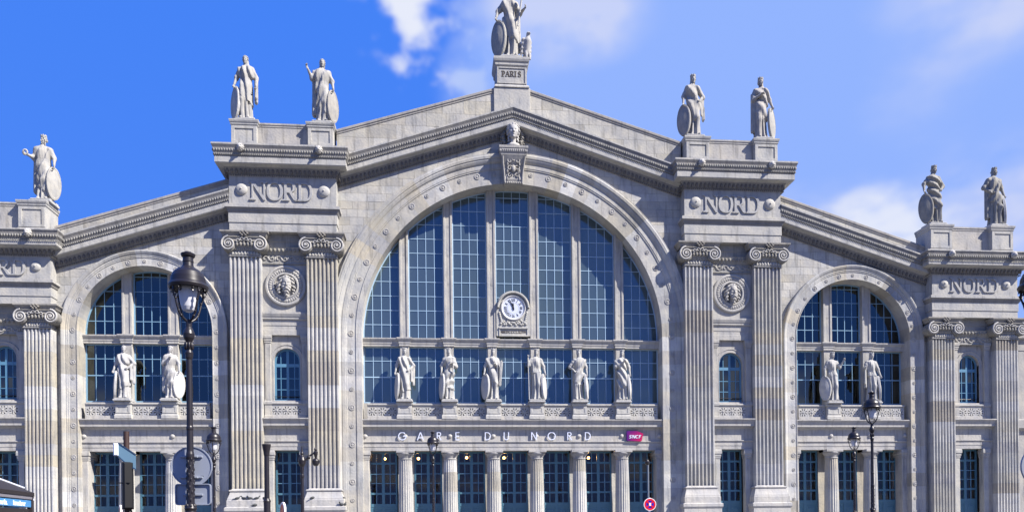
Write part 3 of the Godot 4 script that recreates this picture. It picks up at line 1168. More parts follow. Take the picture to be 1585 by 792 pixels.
func pavilion(x0: float, x1: float, hw: float, top: float, k: float, outer: bool) -> void:
	var xc := (x0 + x1) / 2
	var shaft := top - 1.87 * k
	var pa := x0 + hw
	var pb := x1 - hw
	pilaster(pa, hw, shaft, k, 0.45 if outer else 1.0)
	pilaster(pb, hw, shaft, k, 0.45 if outer else 1.0)
	var a := pa + hw
	var b := pb - hw
	var z := -0.55
	# middle wall
	var w := mk(tint())
	var nx0 := xc - 1.42
	var nx1 := xc + 1.42
	var win_hw := 0.89 if not outer else 0.79
	var win_sp := 13.80 - win_hw
	# piers of the ground floor beside the door, and their caps
	w.box(a, xc - 1.33, 0, 6.74, z - 1.0, z - 0.03)
	w.box(xc + 1.33, b, 0, 6.74, z - 1.0, z - 0.03)
	for s in [-1.0, 1.0]:
		var px: float = xc + s * 1.14
		w.col = Color(0.423, 0.412, 0.394)
		w.block(px - 0.19, px + 0.19, 0, 6.05, z - 0.5, z + 0.02, 0.02)
		w.sweep(V2([0.0, 6.05, 0.03, 6.08, 0.03, 6.18, 0.06, 6.22, 0.06, 6.34, 0.11, 6.42, 0.11, 6.60, 0.08, 6.74]), round_block(px - 0.19, px + 0.19, z + 0.02, z - 0.5))
		w.block(px - 0.19 if s < 0 else px - 0.16, px + 0.16 if s < 0 else px + 0.19, 0, 1.0, z - 0.4, z + 0.09, 0.02)
	# upper floor: piers left and right of the niche, then the niche wall
	w.col = Color(0.401, 0.389, 0.370)
	for s in [-1.0, 1.0]:
		var px0 := a if s < 0 else nx1
		var px1 := nx0 if s < 0 else b
		w.box(px0, px1, 8.94, shaft + 0.1 if outer else 14.66, z - 0.5, z - 0.04)
		var q0: float = (nx0 - 0.02) if s < 0 else (nx1 - 0.36)
		w.block(q0, q0 + 0.38, 10.22, 14.10, z - 0.5, z + 0.03, 0.02)
		w.sweep(V2([0.0, 14.10, 0.03, 14.12, 0.03, 14.22, 0.06, 14.26, 0.06, 14.36, 0.10, 14.44, 0.10, 14.62, 0.08, 14.66]), round_block(q0, q0 + 0.38, z + 0.03, z - 0.5))
		w.sweep(V2([0.0, 8.94, 0.06, 8.94, 0.06, 9.12, 0.03, 9.16, 0.03, 9.84, 0.08, 9.9, 0.08, 10.06, 0.03, 10.12, 0.03, 10.2, 0.0, 10.22]), round_block(q0, q0 + 0.38, z + 0.03, z - 0.5))
	var hole := arched(xc - win_hw, xc + win_hw, 10.15, win_sp)
	w.col = Color(0.396, 0.384, 0.366)
	wall_round(w, nx0, nx1, 9.5, 14.70, hole, z - 0.22, z - 0.62)
	# raised band round the arched window
	var ring := []
	ring.append([Vector3(xc - win_hw, 10.15, z - 0.22), Vector3(0, 0, 1), Vector3(-1, 0, 0)])
	for i in 19:
		var t := PI - PI * i / 18.0
		ring.append([Vector3(xc + cos(t) * win_hw, win_sp + sin(t) * win_hw, z - 0.22), Vector3(0, 0, 1), Vector3(cos(t), sin(t), 0)])
	ring.append([Vector3(xc + win_hw, 10.15, z - 0.22), Vector3(0, 0, 1), Vector3(1, 0, 0)])
	w.sweep(V2([-0.2, 0.0, 0.05, 0.0, 0.05, 0.06, 0.035, 0.07, 0.035, 0.20, 0.07, 0.22, 0.07, 0.27, 0.0, 0.29]), ring)
	# sill
	w.block(nx0 + 0.3, nx1 - 0.3, 10.04, 10.16, z - 0.6, z - 0.05, 0.02)
	var wall := part(station, "pavilion_wall", w, stone)
	if not outer:
		var u := mk(Color(0.413, 0.401, 0.383))
		u.sweep(V2([-0.6, 14.66, 0.03, 14.66, 0.03, 15.02, 0.0, 15.04, 0.0, 15.30, 0.03, 15.32, 0.03, 15.66, 0.06, 15.68, 0.14, 15.74, 0.14, 15.86, 0.18, 15.90, 0.24, 16.08, 0.24, 16.20, 0.0, 16.26, 0.0, 19.55]), straight(a, b, z))
		part(station, "wall_panel", u, stone)
		# medallion
		var md := mk(Color(0.424, 0.413, 0.396))
		md.lathe(V2([1.40, -0.1, 1.40, 0.10, 1.34, 0.16, 1.24, 0.17, 1.20, 0.12, 0.90, 0.12, 0.86, 0.17, 0.78, 0.17, 0.74, 0.05, 0.70, -0.07, 0.0, -0.09]), Vector3.ZERO, 48, "z")
		for i in 40:
			var t := TAU * i / 40
			md.xf = Transform3D(Basis(Vector3(0, 0, 1), t), Vector3.ZERO)
			md.ball(Vector3(1.05, 0.06, 0.13), Vector3(0.13, 0.05, 0.05), 5, 4)
			md.ball(Vector3(1.05, -0.05, 0.13), Vector3(0.12, 0.04, 0.05), 5, 4)
		md.xf = Transform3D()
		var mo := part(station, "medallion", md, stone, Vector3(xc + 0.03, 18.03, z + 0.02))
		var hm := mk(Color(0.379, 0.368, 0.352))
		hm.append(head_mesh("beard"), Transform3D(Basis(Vector3.UP, 0.22) * Basis().scaled(Vector3(1.22, 1.12, 0.85)), Vector3(0.04, -0.42, 0.12)))
		part(mo, "bearded_head", hm, stone)
	# ornament between the capitals
	var g := mk(Color(0.325, 0.314, 0.298))
	var gy := shaft - 0.28
	g.sweep(V2([-0.2, gy, 0.10, gy, 0.10, gy + 0.04, 0.05, gy + 0.06, 0.05, gy + 0.66 * k, 0.11, gy + 0.70 * k, 0.13, gy + 0.76 * k, 0.24, gy + 1.05 * k, 0.27, gy + 1.1 * k, 0.02, gy + 1.12 * k, 0.02, gy + 1.52 * k, 0.06, gy + 1.55 * k, 0.06, gy + 2.2 * k, -0.3, gy + 2.2 * k]), straight(a, b, z))
	g.col = GRIME
	egg_row(g, Vector3(a + 0.2, gy + 0.92 * k, z + 0.19), Vector3(b - 0.2, gy + 0.92 * k, z + 0.19), 0.26, Vector3(0.10, 0.15, 0.09))
	g.col = Color(0.387, 0.376, 0.359)
	var scrolls := int((b - a) / 0.42)
	for i in scrolls:
		var cx := lerpf(a, b, (i + 0.5) / scrolls)
		var pts := PackedVector3Array()
		for j in 12:
			var t := j / 11.0 * TAU * 0.9 + (0.0 if i % 2 == 0 else PI)
			var r := lerpf(0.20, 0.05, j / 11.0)
			pts.append(Vector3(cx + cos(t) * r, gy + 0.36 * k + sin(t) * r, z + 0.07))
		g.tube(pts, PackedFloat32Array([0.045]), 5)
		g.ball(Vector3(cx + 0.2, gy + 0.36 * k, z + 0.06), Vector3(0.06, 0.16, 0.05), 6, 4)
	part(station, "carved_band", g, stone)
	# lower entablature, balcony and openings of the middle
	var lo := mk(Color(0.414, 0.403, 0.385))
	lo.sweep(V2(LOWER_ENTABLATURE), straight(a, b, z))
	part(station, "balcony_cornice", lo, stone)
	balustrade(station, xc - 1.05, xc + 1.05, z + 0.02)
	var xs := [xc - win_hw * 0.52, Vector2(xc, 0.17), xc + win_hw * 0.52]
	var small := grid_window("arched_window", arched(xc - win_hw, xc + win_hw, 10.18, win_sp, 20), xs, [10.98, 11.75, Vector2(12.66, 0.22)], z - 0.50, {"color": Color(0.082, 0.195, 0.30), "frame": 0.13, "bar": 0.05})
	var rl := mk(Color(0.03, 0.05, 0.08))
	rl.tube(PackedVector3Array([Vector3(xc - win_hw, 10.48, z - 0.36), Vector3(xc + win_hw, 10.48, z - 0.36)]), PackedFloat32Array([0.025]), 6)
	part(small, "railing", rl, iron)
	door(xc - 0.95, xc + 0.95, 6.74, z - 0.80)
	# entablature round the block
	var pr := scaled_profile(ENTABLATURE, 1.0 if not outer else 0.97, [[0.0, 21.67], [1.71, 23.38], [3.62, 25.35], [4.62, 26.27], [5.47, 27.12]] if not outer else [[0.0, 16.50], [1.71, 18.03], [3.62, 19.63], [4.62, 20.42], [5.47, 21.10]])
	var e := mk(Color(0.415, 0.406, 0.390))
	e.bands = soot_and_shade_bands(0)
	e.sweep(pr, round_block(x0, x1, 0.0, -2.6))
	e.bands = {}
	e.box(x0 + 0.02, x1 - 0.02, pr[0].y + 0.02, pr[0].y + 0.06, -0.9, -0.02)
	var en := part(station, "entablature", e, stone)
	var ytop := 27.12 if not outer else 21.10
	var ye := 25.57 if not outer else 19.84
	var eg := mk(SOOT_AND_SHADE)  # dirt on the eggs, darkened further by painted shade under the cornice
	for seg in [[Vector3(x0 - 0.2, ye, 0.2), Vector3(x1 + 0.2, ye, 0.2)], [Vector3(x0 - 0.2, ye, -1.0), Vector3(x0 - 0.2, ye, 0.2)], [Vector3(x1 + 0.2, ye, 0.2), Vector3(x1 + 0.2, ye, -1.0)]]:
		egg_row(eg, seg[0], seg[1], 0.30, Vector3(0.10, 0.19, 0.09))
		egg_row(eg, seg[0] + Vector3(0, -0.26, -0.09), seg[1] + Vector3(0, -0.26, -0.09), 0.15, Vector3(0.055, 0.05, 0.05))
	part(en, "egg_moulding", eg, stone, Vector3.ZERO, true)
	var lf := mk(Color(0.285, 0.28, 0.27))
	for row in [[ytop - 0.72, 0.79, 0.125, Vector3(0.046, 0.055, 0.04)], [ytop - 0.44, 0.835, 0.17, Vector3(0.065, 0.095, 0.035)]]:
		var yy: float = row[0]
		var o: float = row[1]
		egg_row(lf, Vector3(x0 - o, yy, o), Vector3(x1 + o, yy, o), row[2], row[3])
		egg_row(lf, Vector3(x0 - o, yy, -0.8), Vector3(x0 - o, yy, o), row[2], row[3])
		egg_row(lf, Vector3(x1 + o, yy, o), Vector3(x1 + o, yy, -0.8), row[2], row[3])
	part(en, "leaf_moulding", lf, stone, Vector3.ZERO, true)
	for s in [-1.0, 1.0]:
		var li := mk(Color(0.471, 0.460, 0.443))
		lion(li, Vector3(xc + s * (2.57 if not outer else 2.42), ytop - 0.30, 0.90), 1.05)
		part(en, "lion_head", li, stone)
	# the raised word and the two bosses
	var hh := 1.24 if not outer else 1.04
	var yl := 24.30 if not outer else 18.80
	var lx := [-1.62, -0.53, 0.48, 1.45] if not outer else [-1.50, -0.50, 0.45, 1.36]
	for i in 4:
		letter(en, "letter_" + "nord"[i], "NORD"[i], Vector3(xc + lx[i], yl, 0.0), hh, 0.17, lettering, "Droid Serif", 400, 1.0)
	for s in [-1.0, 1.0]:
		var bo := mk(Color(0.443, 0.432, 0.415))
		var r := 0.40 if not outer else 0.33
		var bp := PackedVector2Array()
		for i in 9:
			bp.append(Vector2(r * cos(PI / 2 * i / 8), r * 0.5 * sin(PI / 2 * i / 8)))
		bo.lathe(bp, Vector3(xc + s * (2.75 if not outer else 2.46), yl + 0.08, 0.0), 24, "z")
		bo.ball(Vector3(xc + s * (2.75 if not outer else 2.46), yl + 0.08, r * 0.5), Vector3(0.07, 0.07, 0.05))
		part(en, "boss", bo, stone)
	# attic and the pedestals for the statues
	var at := mk(Color(0.393, 0.379, 0.360))
	var pt := 29.15 if not outer else 23.29
	var pc := [x0 + 1.03, x1 - 1.03] if not outer else [x0 + 0.77, x0 + 5.60]
	var phw := 0.90
	at.block(pc[0] + 0.8, pc[1] - 0.8, ytop + 0.08, pt - 0.34, -1.5, -0.35, 0.01)
	at.sweep(V2([-0.03, pt - 0.34, 0.0, pt - 0.34, 0.03, pt - 0.31, 0.03, pt - 0.20, 0.07, pt - 0.17, 0.07, pt - 0.06, -1.0, pt - 0.02]), straight(pc[0] + 0.8, pc[1] - 0.8, -0.35))
	at.block(pc[0] + 0.8, pc[1] - 0.8, ytop + 0.09, ytop + 0.32, -1.5, -0.31, 0.03)
	part(station, "attic", at, stone)
	for px in pc:
		var p := mk(Color(0.423, 0.412, 0.394))
		p.sweep(V2([0.04, ytop + 0.06, 0.04, ytop + 0.30, 0.0, ytop + 0.36, -0.03, ytop + 0.38, -0.03, pt - 0.42, 0.0, pt - 0.38, 0.03, pt - 0.34, 0.03, pt - 0.24, 0.07, pt - 0.20, 0.10, pt - 0.10, 0.10, pt - 0.02, -0.9, pt]), round_block(px - phw + 0.02, px + phw - 0.02, 0.0, -1.75))
		for s in 2:
			var zz := -0.03
			p.block(px - phw + 0.06 if s == 0 else px + phw - 0.28, px - phw + 0.28 if s == 0 else px + phw - 0.06, ytop + 0.40, pt - 0.44, -0.2, 0.025, 0.01)
			p.block(px - phw + 0.28, px + phw - 0.28, ytop + 0.40 if s == 0 else pt - 0.62, ytop + 0.58 if s == 0 else pt - 0.44, -0.2, 0.025, 0.01)
		part(station, "statue_pedestal", p, stone)


const ARCHIVOLT := [-1.35, 0.0, 0.0, 0.0, 0.0, 0.39, -0.05, 0.41, -0.05, 1.02, 0.0, 1.04, 0.0, 1.12, 0.03, 1.14, 0.03, 1.36, 0.0, 1.40, 0.02, 1.46, 0.10, 1.52, 0.17, 1.66, 0.17, 1.74, 0.22, 1.78, 0.24, 1.94, 0.20, 2.02, 0.20, 2.10, -0.22, 2.12]
const ARCHIVOLT_SMALL := [-1.35, 0.0, 0.0, 0.0, 0.0, 0.045, -0.04, 0.06, -0.04, 0.54, 0.0, 0.56, 0.0, 0.64, 0.03, 0.66, 0.03, 0.76, 0.08, 0.80, 0.13, 0.90, 0.15, 0.98, 0.12, 1.03, -0.22, 1.05]


func arch_band(cx: float, r: float, prof: Array, ring_r: float, step: float, big: float) -> void:
	var m := mk(Color(0.415, 0.406, 0.390))
	m.box(cx - r - 0.02, cx - r + 0.0, 0, 0.2, -1.9, -0.7)
	var band := part(station, "archivolt", m, stone)
	# pieces of the jambs and of the arch
	var z := -0.6
	var p := V2(prof)
	var courses := 15
	for s in [-1.0, 1.0]:
		for i in courses:
			var a: float = SPRING * i / courses
			var b: float = SPRING * (i + 1) / courses
			var q := mk(tint())
			var lo := [Vector3(cx + s * r, a, z), Vector3(0, 0, 1), Vector3(s, 0, 0)]
			var hi := [Vector3(cx + s * r, b, z), Vector3(0, 0, 1), Vector3(s, 0, 0)]
			q.sweep(p, [lo, hi] if s < 0 else [hi, lo])
			part(band, "jamb_stone", q, stone)
	var n := int(round(PI * r / 0.95))
	if n % 2 == 0:
		n += 1
	for i in n:
		var q := mk(tint())
		var st := []
		for j in 4:
			var t := PI - PI * (i + j / 3.0) / n
			st.append([Vector3(cx + cos(t) * r, SPRING + sin(t) * r, z), Vector3(0, 0, 1), Vector3(cos(t), sin(t), 0)])
		q.sweep(p, st)
		part(band, "voussoir", q, stone)
	# studs, large and small in turn
	var rr := r + ring_r
	var total := int(round(PI * rr / step / 2)) * 2
	for i in total + 1:
		var t := PI * i / total
		stud(band, Vector3(cx + cos(t) * rr, SPRING + sin(t) * rr, z - 0.05), big if i % 2 == 0 else big * 0.72)
	var k := 1
	while SPRING - k * step > 0.5:
		for s in [-1.0, 1.0]:
			stud(band, Vector3(cx + s * rr, SPRING - k * step, z - 0.05), big if k % 2 == 0 else big * 0.72)
		k += 1


func stud(parent: Node, at: Vector3, r: float) -> void:
	var key := "stud%d" % int(r * 1000)
	if not meshes.has(key):
		var m := mk(Color(0.396, 0.384, 0.366))
		m.lathe(V2([r, 0.0, r, 0.028, r * 0.88, 0.04, r * 0.72, 0.04, r * 0.64, 0.012, r * 0.46, 0.012, r * 0.38, 0.035, r * 0.2, 0.048, 0.0, 0.05]), Vector3.ZERO, 16, "z")
		meshes[key] = m.mesh()
	part(parent, "stud", meshes[key], stone, at)


# what fills an arch: mullions, glazing, transom, balcony, columns and doors
func arch_filling(cx: float, r: float, posts: Array, pw: float, names: Dictionary) -> void:
	var zw := -1.90
	var x0 := cx - r
	var x1 := cx + r
	# lights
	var edges := [x0 + 0.0]
	for p in posts:
		edges.append(p - pw / 2)
		edges.append(p + pw / 2)
	edges.append(x1)
	var head := arched(x0, x1, 10.0, SPRING, 72)
	for i in range(0, edges.size(), 2):
		var a: float = edges[i]
		var b: float = edges[i + 1]
		var low := rect(a, b, 10.20, 14.20)
		var xs := spaced(a + 0.06, b - 0.06, 4)
		grid_window("lower_window", low, xs, [Vector2(12.05, 0.075), 13.20], zw, names)
		var ys := []
		var y := 14.76 + 1.04
		while y < SPRING + r:
			ys.append(y)
			y += 1.03
		for q in Geometry2D.intersect_polygons(rect(a, b, 14.74, SPRING + r + 1.0), head):
			if Geometry2D.is_polygon_clockwise(q):
				q.reverse()
			grid_window("upper_window", q, xs, ys, zw, names)
	# posts, with studs down the middle
	for p in posts:
		var m := mk(Color(0.413, 0.401, 0.383))
		var y1 := SPRING + sqrt(maxf(0.1, r * r - pow(absf(p - cx) - pw / 2, 2))) + 0.05
		for s in [-1.0, 1.0]:
			m.block(p + s * (pw / 2 - 0.08) - 0.08, p + s * (pw / 2 - 0.08) + 0.08, 14.7, y1, zw - 0.1, -1.50, 0.02)
		m.box(p - pw / 2 + 0.15, p + pw / 2 - 0.15, 14.7, y1, zw - 0.1, -1.56)
		m.block(p - pw / 2, p + pw / 2, 9.9, 14.22, zw - 0.1, -1.48, 0.02)
		var o := part(station, "mullion", m, stone)
		var y := 16.6
		while y < y1 - 0.6:
			stud(o, Vector3(p, y, -1.60), 0.085)
			y += 2.05
		var c := mk(Color(0.441, 0.429, 0.411))
		c.sweep(V2([-0.2, 14.18, 0.03, 14.20, 0.03, 14.34, 0.06, 14.37, 0.08, 14.52, 0.16, 14.62, 0.20, 14.70, 0.20, 14.78, 0.0, 14.82, -0.2, 14.82]), round_block(p - pw / 2 - 0.02, p + pw / 2 + 0.02, -1.42, zw))
		part(o, "transom_cap", c, stone)
	var tr := mk(Color(0.422, 0.410, 0.392))
	tr.sweep(V2([-0.5, 14.19, 0.0, 14.19, 0.0, 14.33, 0.03, 14.35, 0.05, 14.50, 0.13, 14.60, 0.17, 14.68, 0.17, 14.75, 0.0, 14.79, -0.5, 14.79]), straight(x0, x1, -1.50))
	part(station, "transom", tr, stone)
	# entablature with the balcony on it
	var e := mk(Color(0.414, 0.403, 0.385))
	e.sweep(V2(LOWER_ENTABLATURE), straight(x0, x1, -1.2))
	e.quad(Vector3(x0, 10.2, zw + 0.02), Vector3(x1, 10.2, zw + 0.02), Vector3(x1, 8.94, zw + 0.02), Vector3(x0, 8.94, zw + 0.02))
	e.box(x0, x1, 8.94, 10.19, zw - 0.1, zw + 0.06)
	var en := part(station, "balcony_cornice", e, stone)
	for p in [x0 + 0.12] + posts + [x1 - 0.12]:
		var bo := mk(Color(0.452, 0.441, 0.424))
		bo.ball(Vector3(p, 7.78, -1.2), Vector3(0.17, 0.17, 0.12), 10, 6)
		part(en, "boss", bo, stone)
	var pz := -0.98
	var cuts := [x0]
	for p in posts:
		cuts.append(p - 0.52)
		cuts.append(p + 0.52)
		var m := mk(Color(0.443, 0.432, 0.415))
		m.sweep(V2([0.05, 8.93, 0.05, 9.14, 0.02, 9.2, 0.0, 9.22, 0.0, 9.86, 0.03, 9.90, 0.07, 9.94, 0.07, 10.04, 0.03, 10.09, -0.5, 10.09]), round_block(p - 0.50, p + 0.50, pz + 0.30, -1.75))
		for s in [-1.0, 1.0]:
			m.block(p + s * 0.40 - 0.08, p + s * 0.40 + 0.08, 9.30, 9.80, pz + 0.2, pz + 0.325, 0.01)
		m.block(p - 0.32, p + 0.32, 9.70, 9.80, pz + 0.2, pz + 0.325, 0.01)
		m.block(p - 0.32, p + 0.32, 9.30, 9.37, pz + 0.2, pz + 0.325, 0.01)
		part(station, "statue_pedestal", m, stone)
	cuts.append(x1)
	for i in range(0, cuts.size(), 2):
		balustrade(station, cuts[i] + (0.3 if i == 0 else 0.0), cuts[i + 1] - (0.3 if i == cuts.size() - 2 else 0.0), pz)
	# columns and doors below
	for p in posts:
		var prof := V2([0.66, 0.0, 0.66, 0.35, 0.58, 0.40, 0.62, 0.55, 0.55, 0.66])
		var m := mk(Color(0.406, 0.395, 0.378))
		m.lathe(prof, Vector3(p, 0, -1.2), 32)
		var fl := 20
		var rows := [0.66, 2.2, 3.8, 5.2, 6.10]
		var rad := [0.53, 0.525, 0.505, 0.475, 0.445]
		for j in rows.size() - 1:
			m.col = tint()
			for i in fl:
				for h in 4:
					var t0 := TAU * (i + h / 4.0) / fl
					var t1 := TAU * (i + (h + 1) / 4.0) / fl
					var d0: float = [1.0, 0.945, 0.925, 0.945][h]
					var d1: float = [0.945, 0.925, 0.945, 1.0][h]
					m.quad(Vector3(p + sin(t0) * rad[j] * d0, rows[j], -1.2 + cos(t0) * rad[j] * d0), Vector3(p + sin(t1) * rad[j] * d1, rows[j], -1.2 + cos(t1) * rad[j] * d1), Vector3(p + sin(t1) * rad[j + 1] * d1, rows[j + 1], -1.2 + cos(t1) * rad[j + 1] * d1), Vector3(p + sin(t0) * rad[j + 1] * d0, rows[j + 1], -1.2 + cos(t0) * rad[j + 1] * d0))
		var o := part(station, "column", m, stone)
		var c := mk(Color(0.406, 0.395, 0.378))
		c.lathe(V2([0.43, 6.08, 0.47, 6.10, 0.47, 6.14, 0.44, 6.15, 0.44, 6.24, 0.47, 6.25, 0.47, 6.28, 0.52, 6.36, 0.60, 6.46, 0.62, 6.52, 0.60, 6.56]), Vector3(p, 0, -1.2), 32)
		c.block(p - 0.63, p + 0.63, 6.55, 6.76, -1.83, -0.57 - 0.58, 0.02)
		c.block(p - 0.63, p + 0.63, 6.553, 6.738, -1.83, -0.60, 0.02)
		part(o, "capital", c, stone)
	for s in [-1.0, 1.0]:
		var px: float = cx + s * (r - 0.16)
		var m := mk(Color(0.414, 0.403, 0.385))
		m.block(px - 0.2, px + 0.2, 0, 6.1, -2.6, -1.18, 0.02)
		m.sweep(V2([0.0, 6.1, 0.03, 6.13, 0.03, 6.22, 0.06, 6.26, 0.06, 6.38, 0.12, 6.46, 0.12, 6.60, 0.10, 6.76]), round_block(px - 0.2, px + 0.2, -1.18, -2.6))
		part(station, "respond", m, stone)
	for i in posts.size() + 1:
		var a: float = x0 + 0.10 if i == 0 else posts[i - 1] + 0.45
		var b: float = x1 - 0.10 if i == posts.size() else posts[i] - 0.45
		var mid := (a + b) / 2
		door(mid - 0.99, mid + 0.99, 6.74, -2.15)
	for p in posts:
		var m := mk(tint())
		m.box(p - 0.57, p + 0.57, 0, 6.74, -2.4, -2.12)
		part(station, "door_pier", m, stone)


# a cornice climbing from a to b (points of its upper front edge), with its egg and leaf rows
func rake(a: Vector2, b: Vector2) -> void:
	var left := a if a.x < b.x else b
	var right := b if a.x < b.x else a
	var prof := scaled_profile(ENTABLATURE.slice(22), 1.0, [[3.62, -1.78], [4.14, -1.20], [5.47, 0.0], [5.60, 0.10]])
	prof.insert(0, Vector2(-0.1, -1.80))
	var m := mk(Color(0.415, 0.406, 0.390))
	m.bands = soot_and_shade_bands(11)
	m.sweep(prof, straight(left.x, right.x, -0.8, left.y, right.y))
	var c := part(station, "raking_cornice", m, stone)
	var eg := mk(SOOT_AND_SHADE)  # real soot and painted shade together in one egg colour
	var L := Vector3(left.x, left.y, -0.8)
	var R := Vector3(right.x, right.y, -0.8)
	egg_row(eg, L + Vector3(0, -1.50, 0.2), R + Vector3(0, -1.50, 0.2), 0.30, Vector3(0.10, 0.19, 0.09))
	egg_row(eg, L + Vector3(0, -1.76, 0.10), R + Vector3(0, -1.76, 0.10), 0.15, Vector3(0.055, 0.05, 0.05))
	part(c, "egg_moulding", eg, stone, Vector3.ZERO, true)
	var lf := mk(Color(0.285, 0.28, 0.27))
	egg_row(lf, L + Vector3(0, -0.71, 0.79), R + Vector3(0, -0.71, 0.79), 0.125, Vector3(0.046, 0.055, 0.04))
	egg_row(lf, L + Vector3(0, -0.43, 0.835), R + Vector3(0, -0.43, 0.835), 0.17, Vector3(0.065, 0.095, 0.035))
	part(c, "leaf_moulding", lf, stone, Vector3.ZERO, true)


# the sloping parapet over a raking cornice
func parapet(a: Vector2, b: Vector2, drop: float) -> void:
	var left := a if a.x < b.x else b
	var right := b if a.x < b.x else a
	var m := mk(Color(0.353, 0.339, 0.320))
	var body := PackedVector2Array([Vector2(left.x, left.y - drop), Vector2(right.x, right.y - drop), Vector2(right.x, right.y - 0.3), Vector2(left.x, left.y - 0.3)])
	m.extrude(body, -0.80, -1.5)
	var p := part(station, "parapet", m, stone)
	ashlar(p, [body], -0.77, left.y - drop - 6, right.y + 6 if right.y > left.y else left.y + 6, left.x, right.x, 0.95, 1.7, Color(0.43, 0.41, 0.365))
	var c := mk(Color(0.330, 0.317, 0.299))
	c.sweep(V2([0.0, -0.36, 0.03, -0.34, 0.03, -0.24, 0.08, -0.20, 0.08, -0.06, 0.0, 0.0, -0.8, 0.0, -0.8, -0.4]), straight(left.x, right.x, -0.76, left.y, right.y))
	part(p, "coping", c, stone)


func gable_wall(called: String, outline: PackedVector2Array, cx: float, r: float, halves: Array) -> void:
	var hole := PackedVector2Array([Vector2(cx - r, -1), Vector2(cx + r, -1)])
	hole.append_array(arc(cx, SPRING, r, 0, PI, 72))
	var m := mk(Color(0.344, 0.334, 0.318))
	var polys := []
	for h in halves:
		for q in Geometry2D.intersect_polygons(outline, h):
			for s in Geometry2D.clip_polygons(q, hole):
				polys.append(s)
				m.extrude(s, -0.85, -1.4)
	var w := part(station, called, m, stone)
	var lo := Vector2(INF, INF)
	var hi := -lo
	for p in outline:
		lo = lo.min(p)
		hi = hi.max(p)
	ashlar(w, polys, -0.8, lo.y, hi.y, lo.x, hi.x)


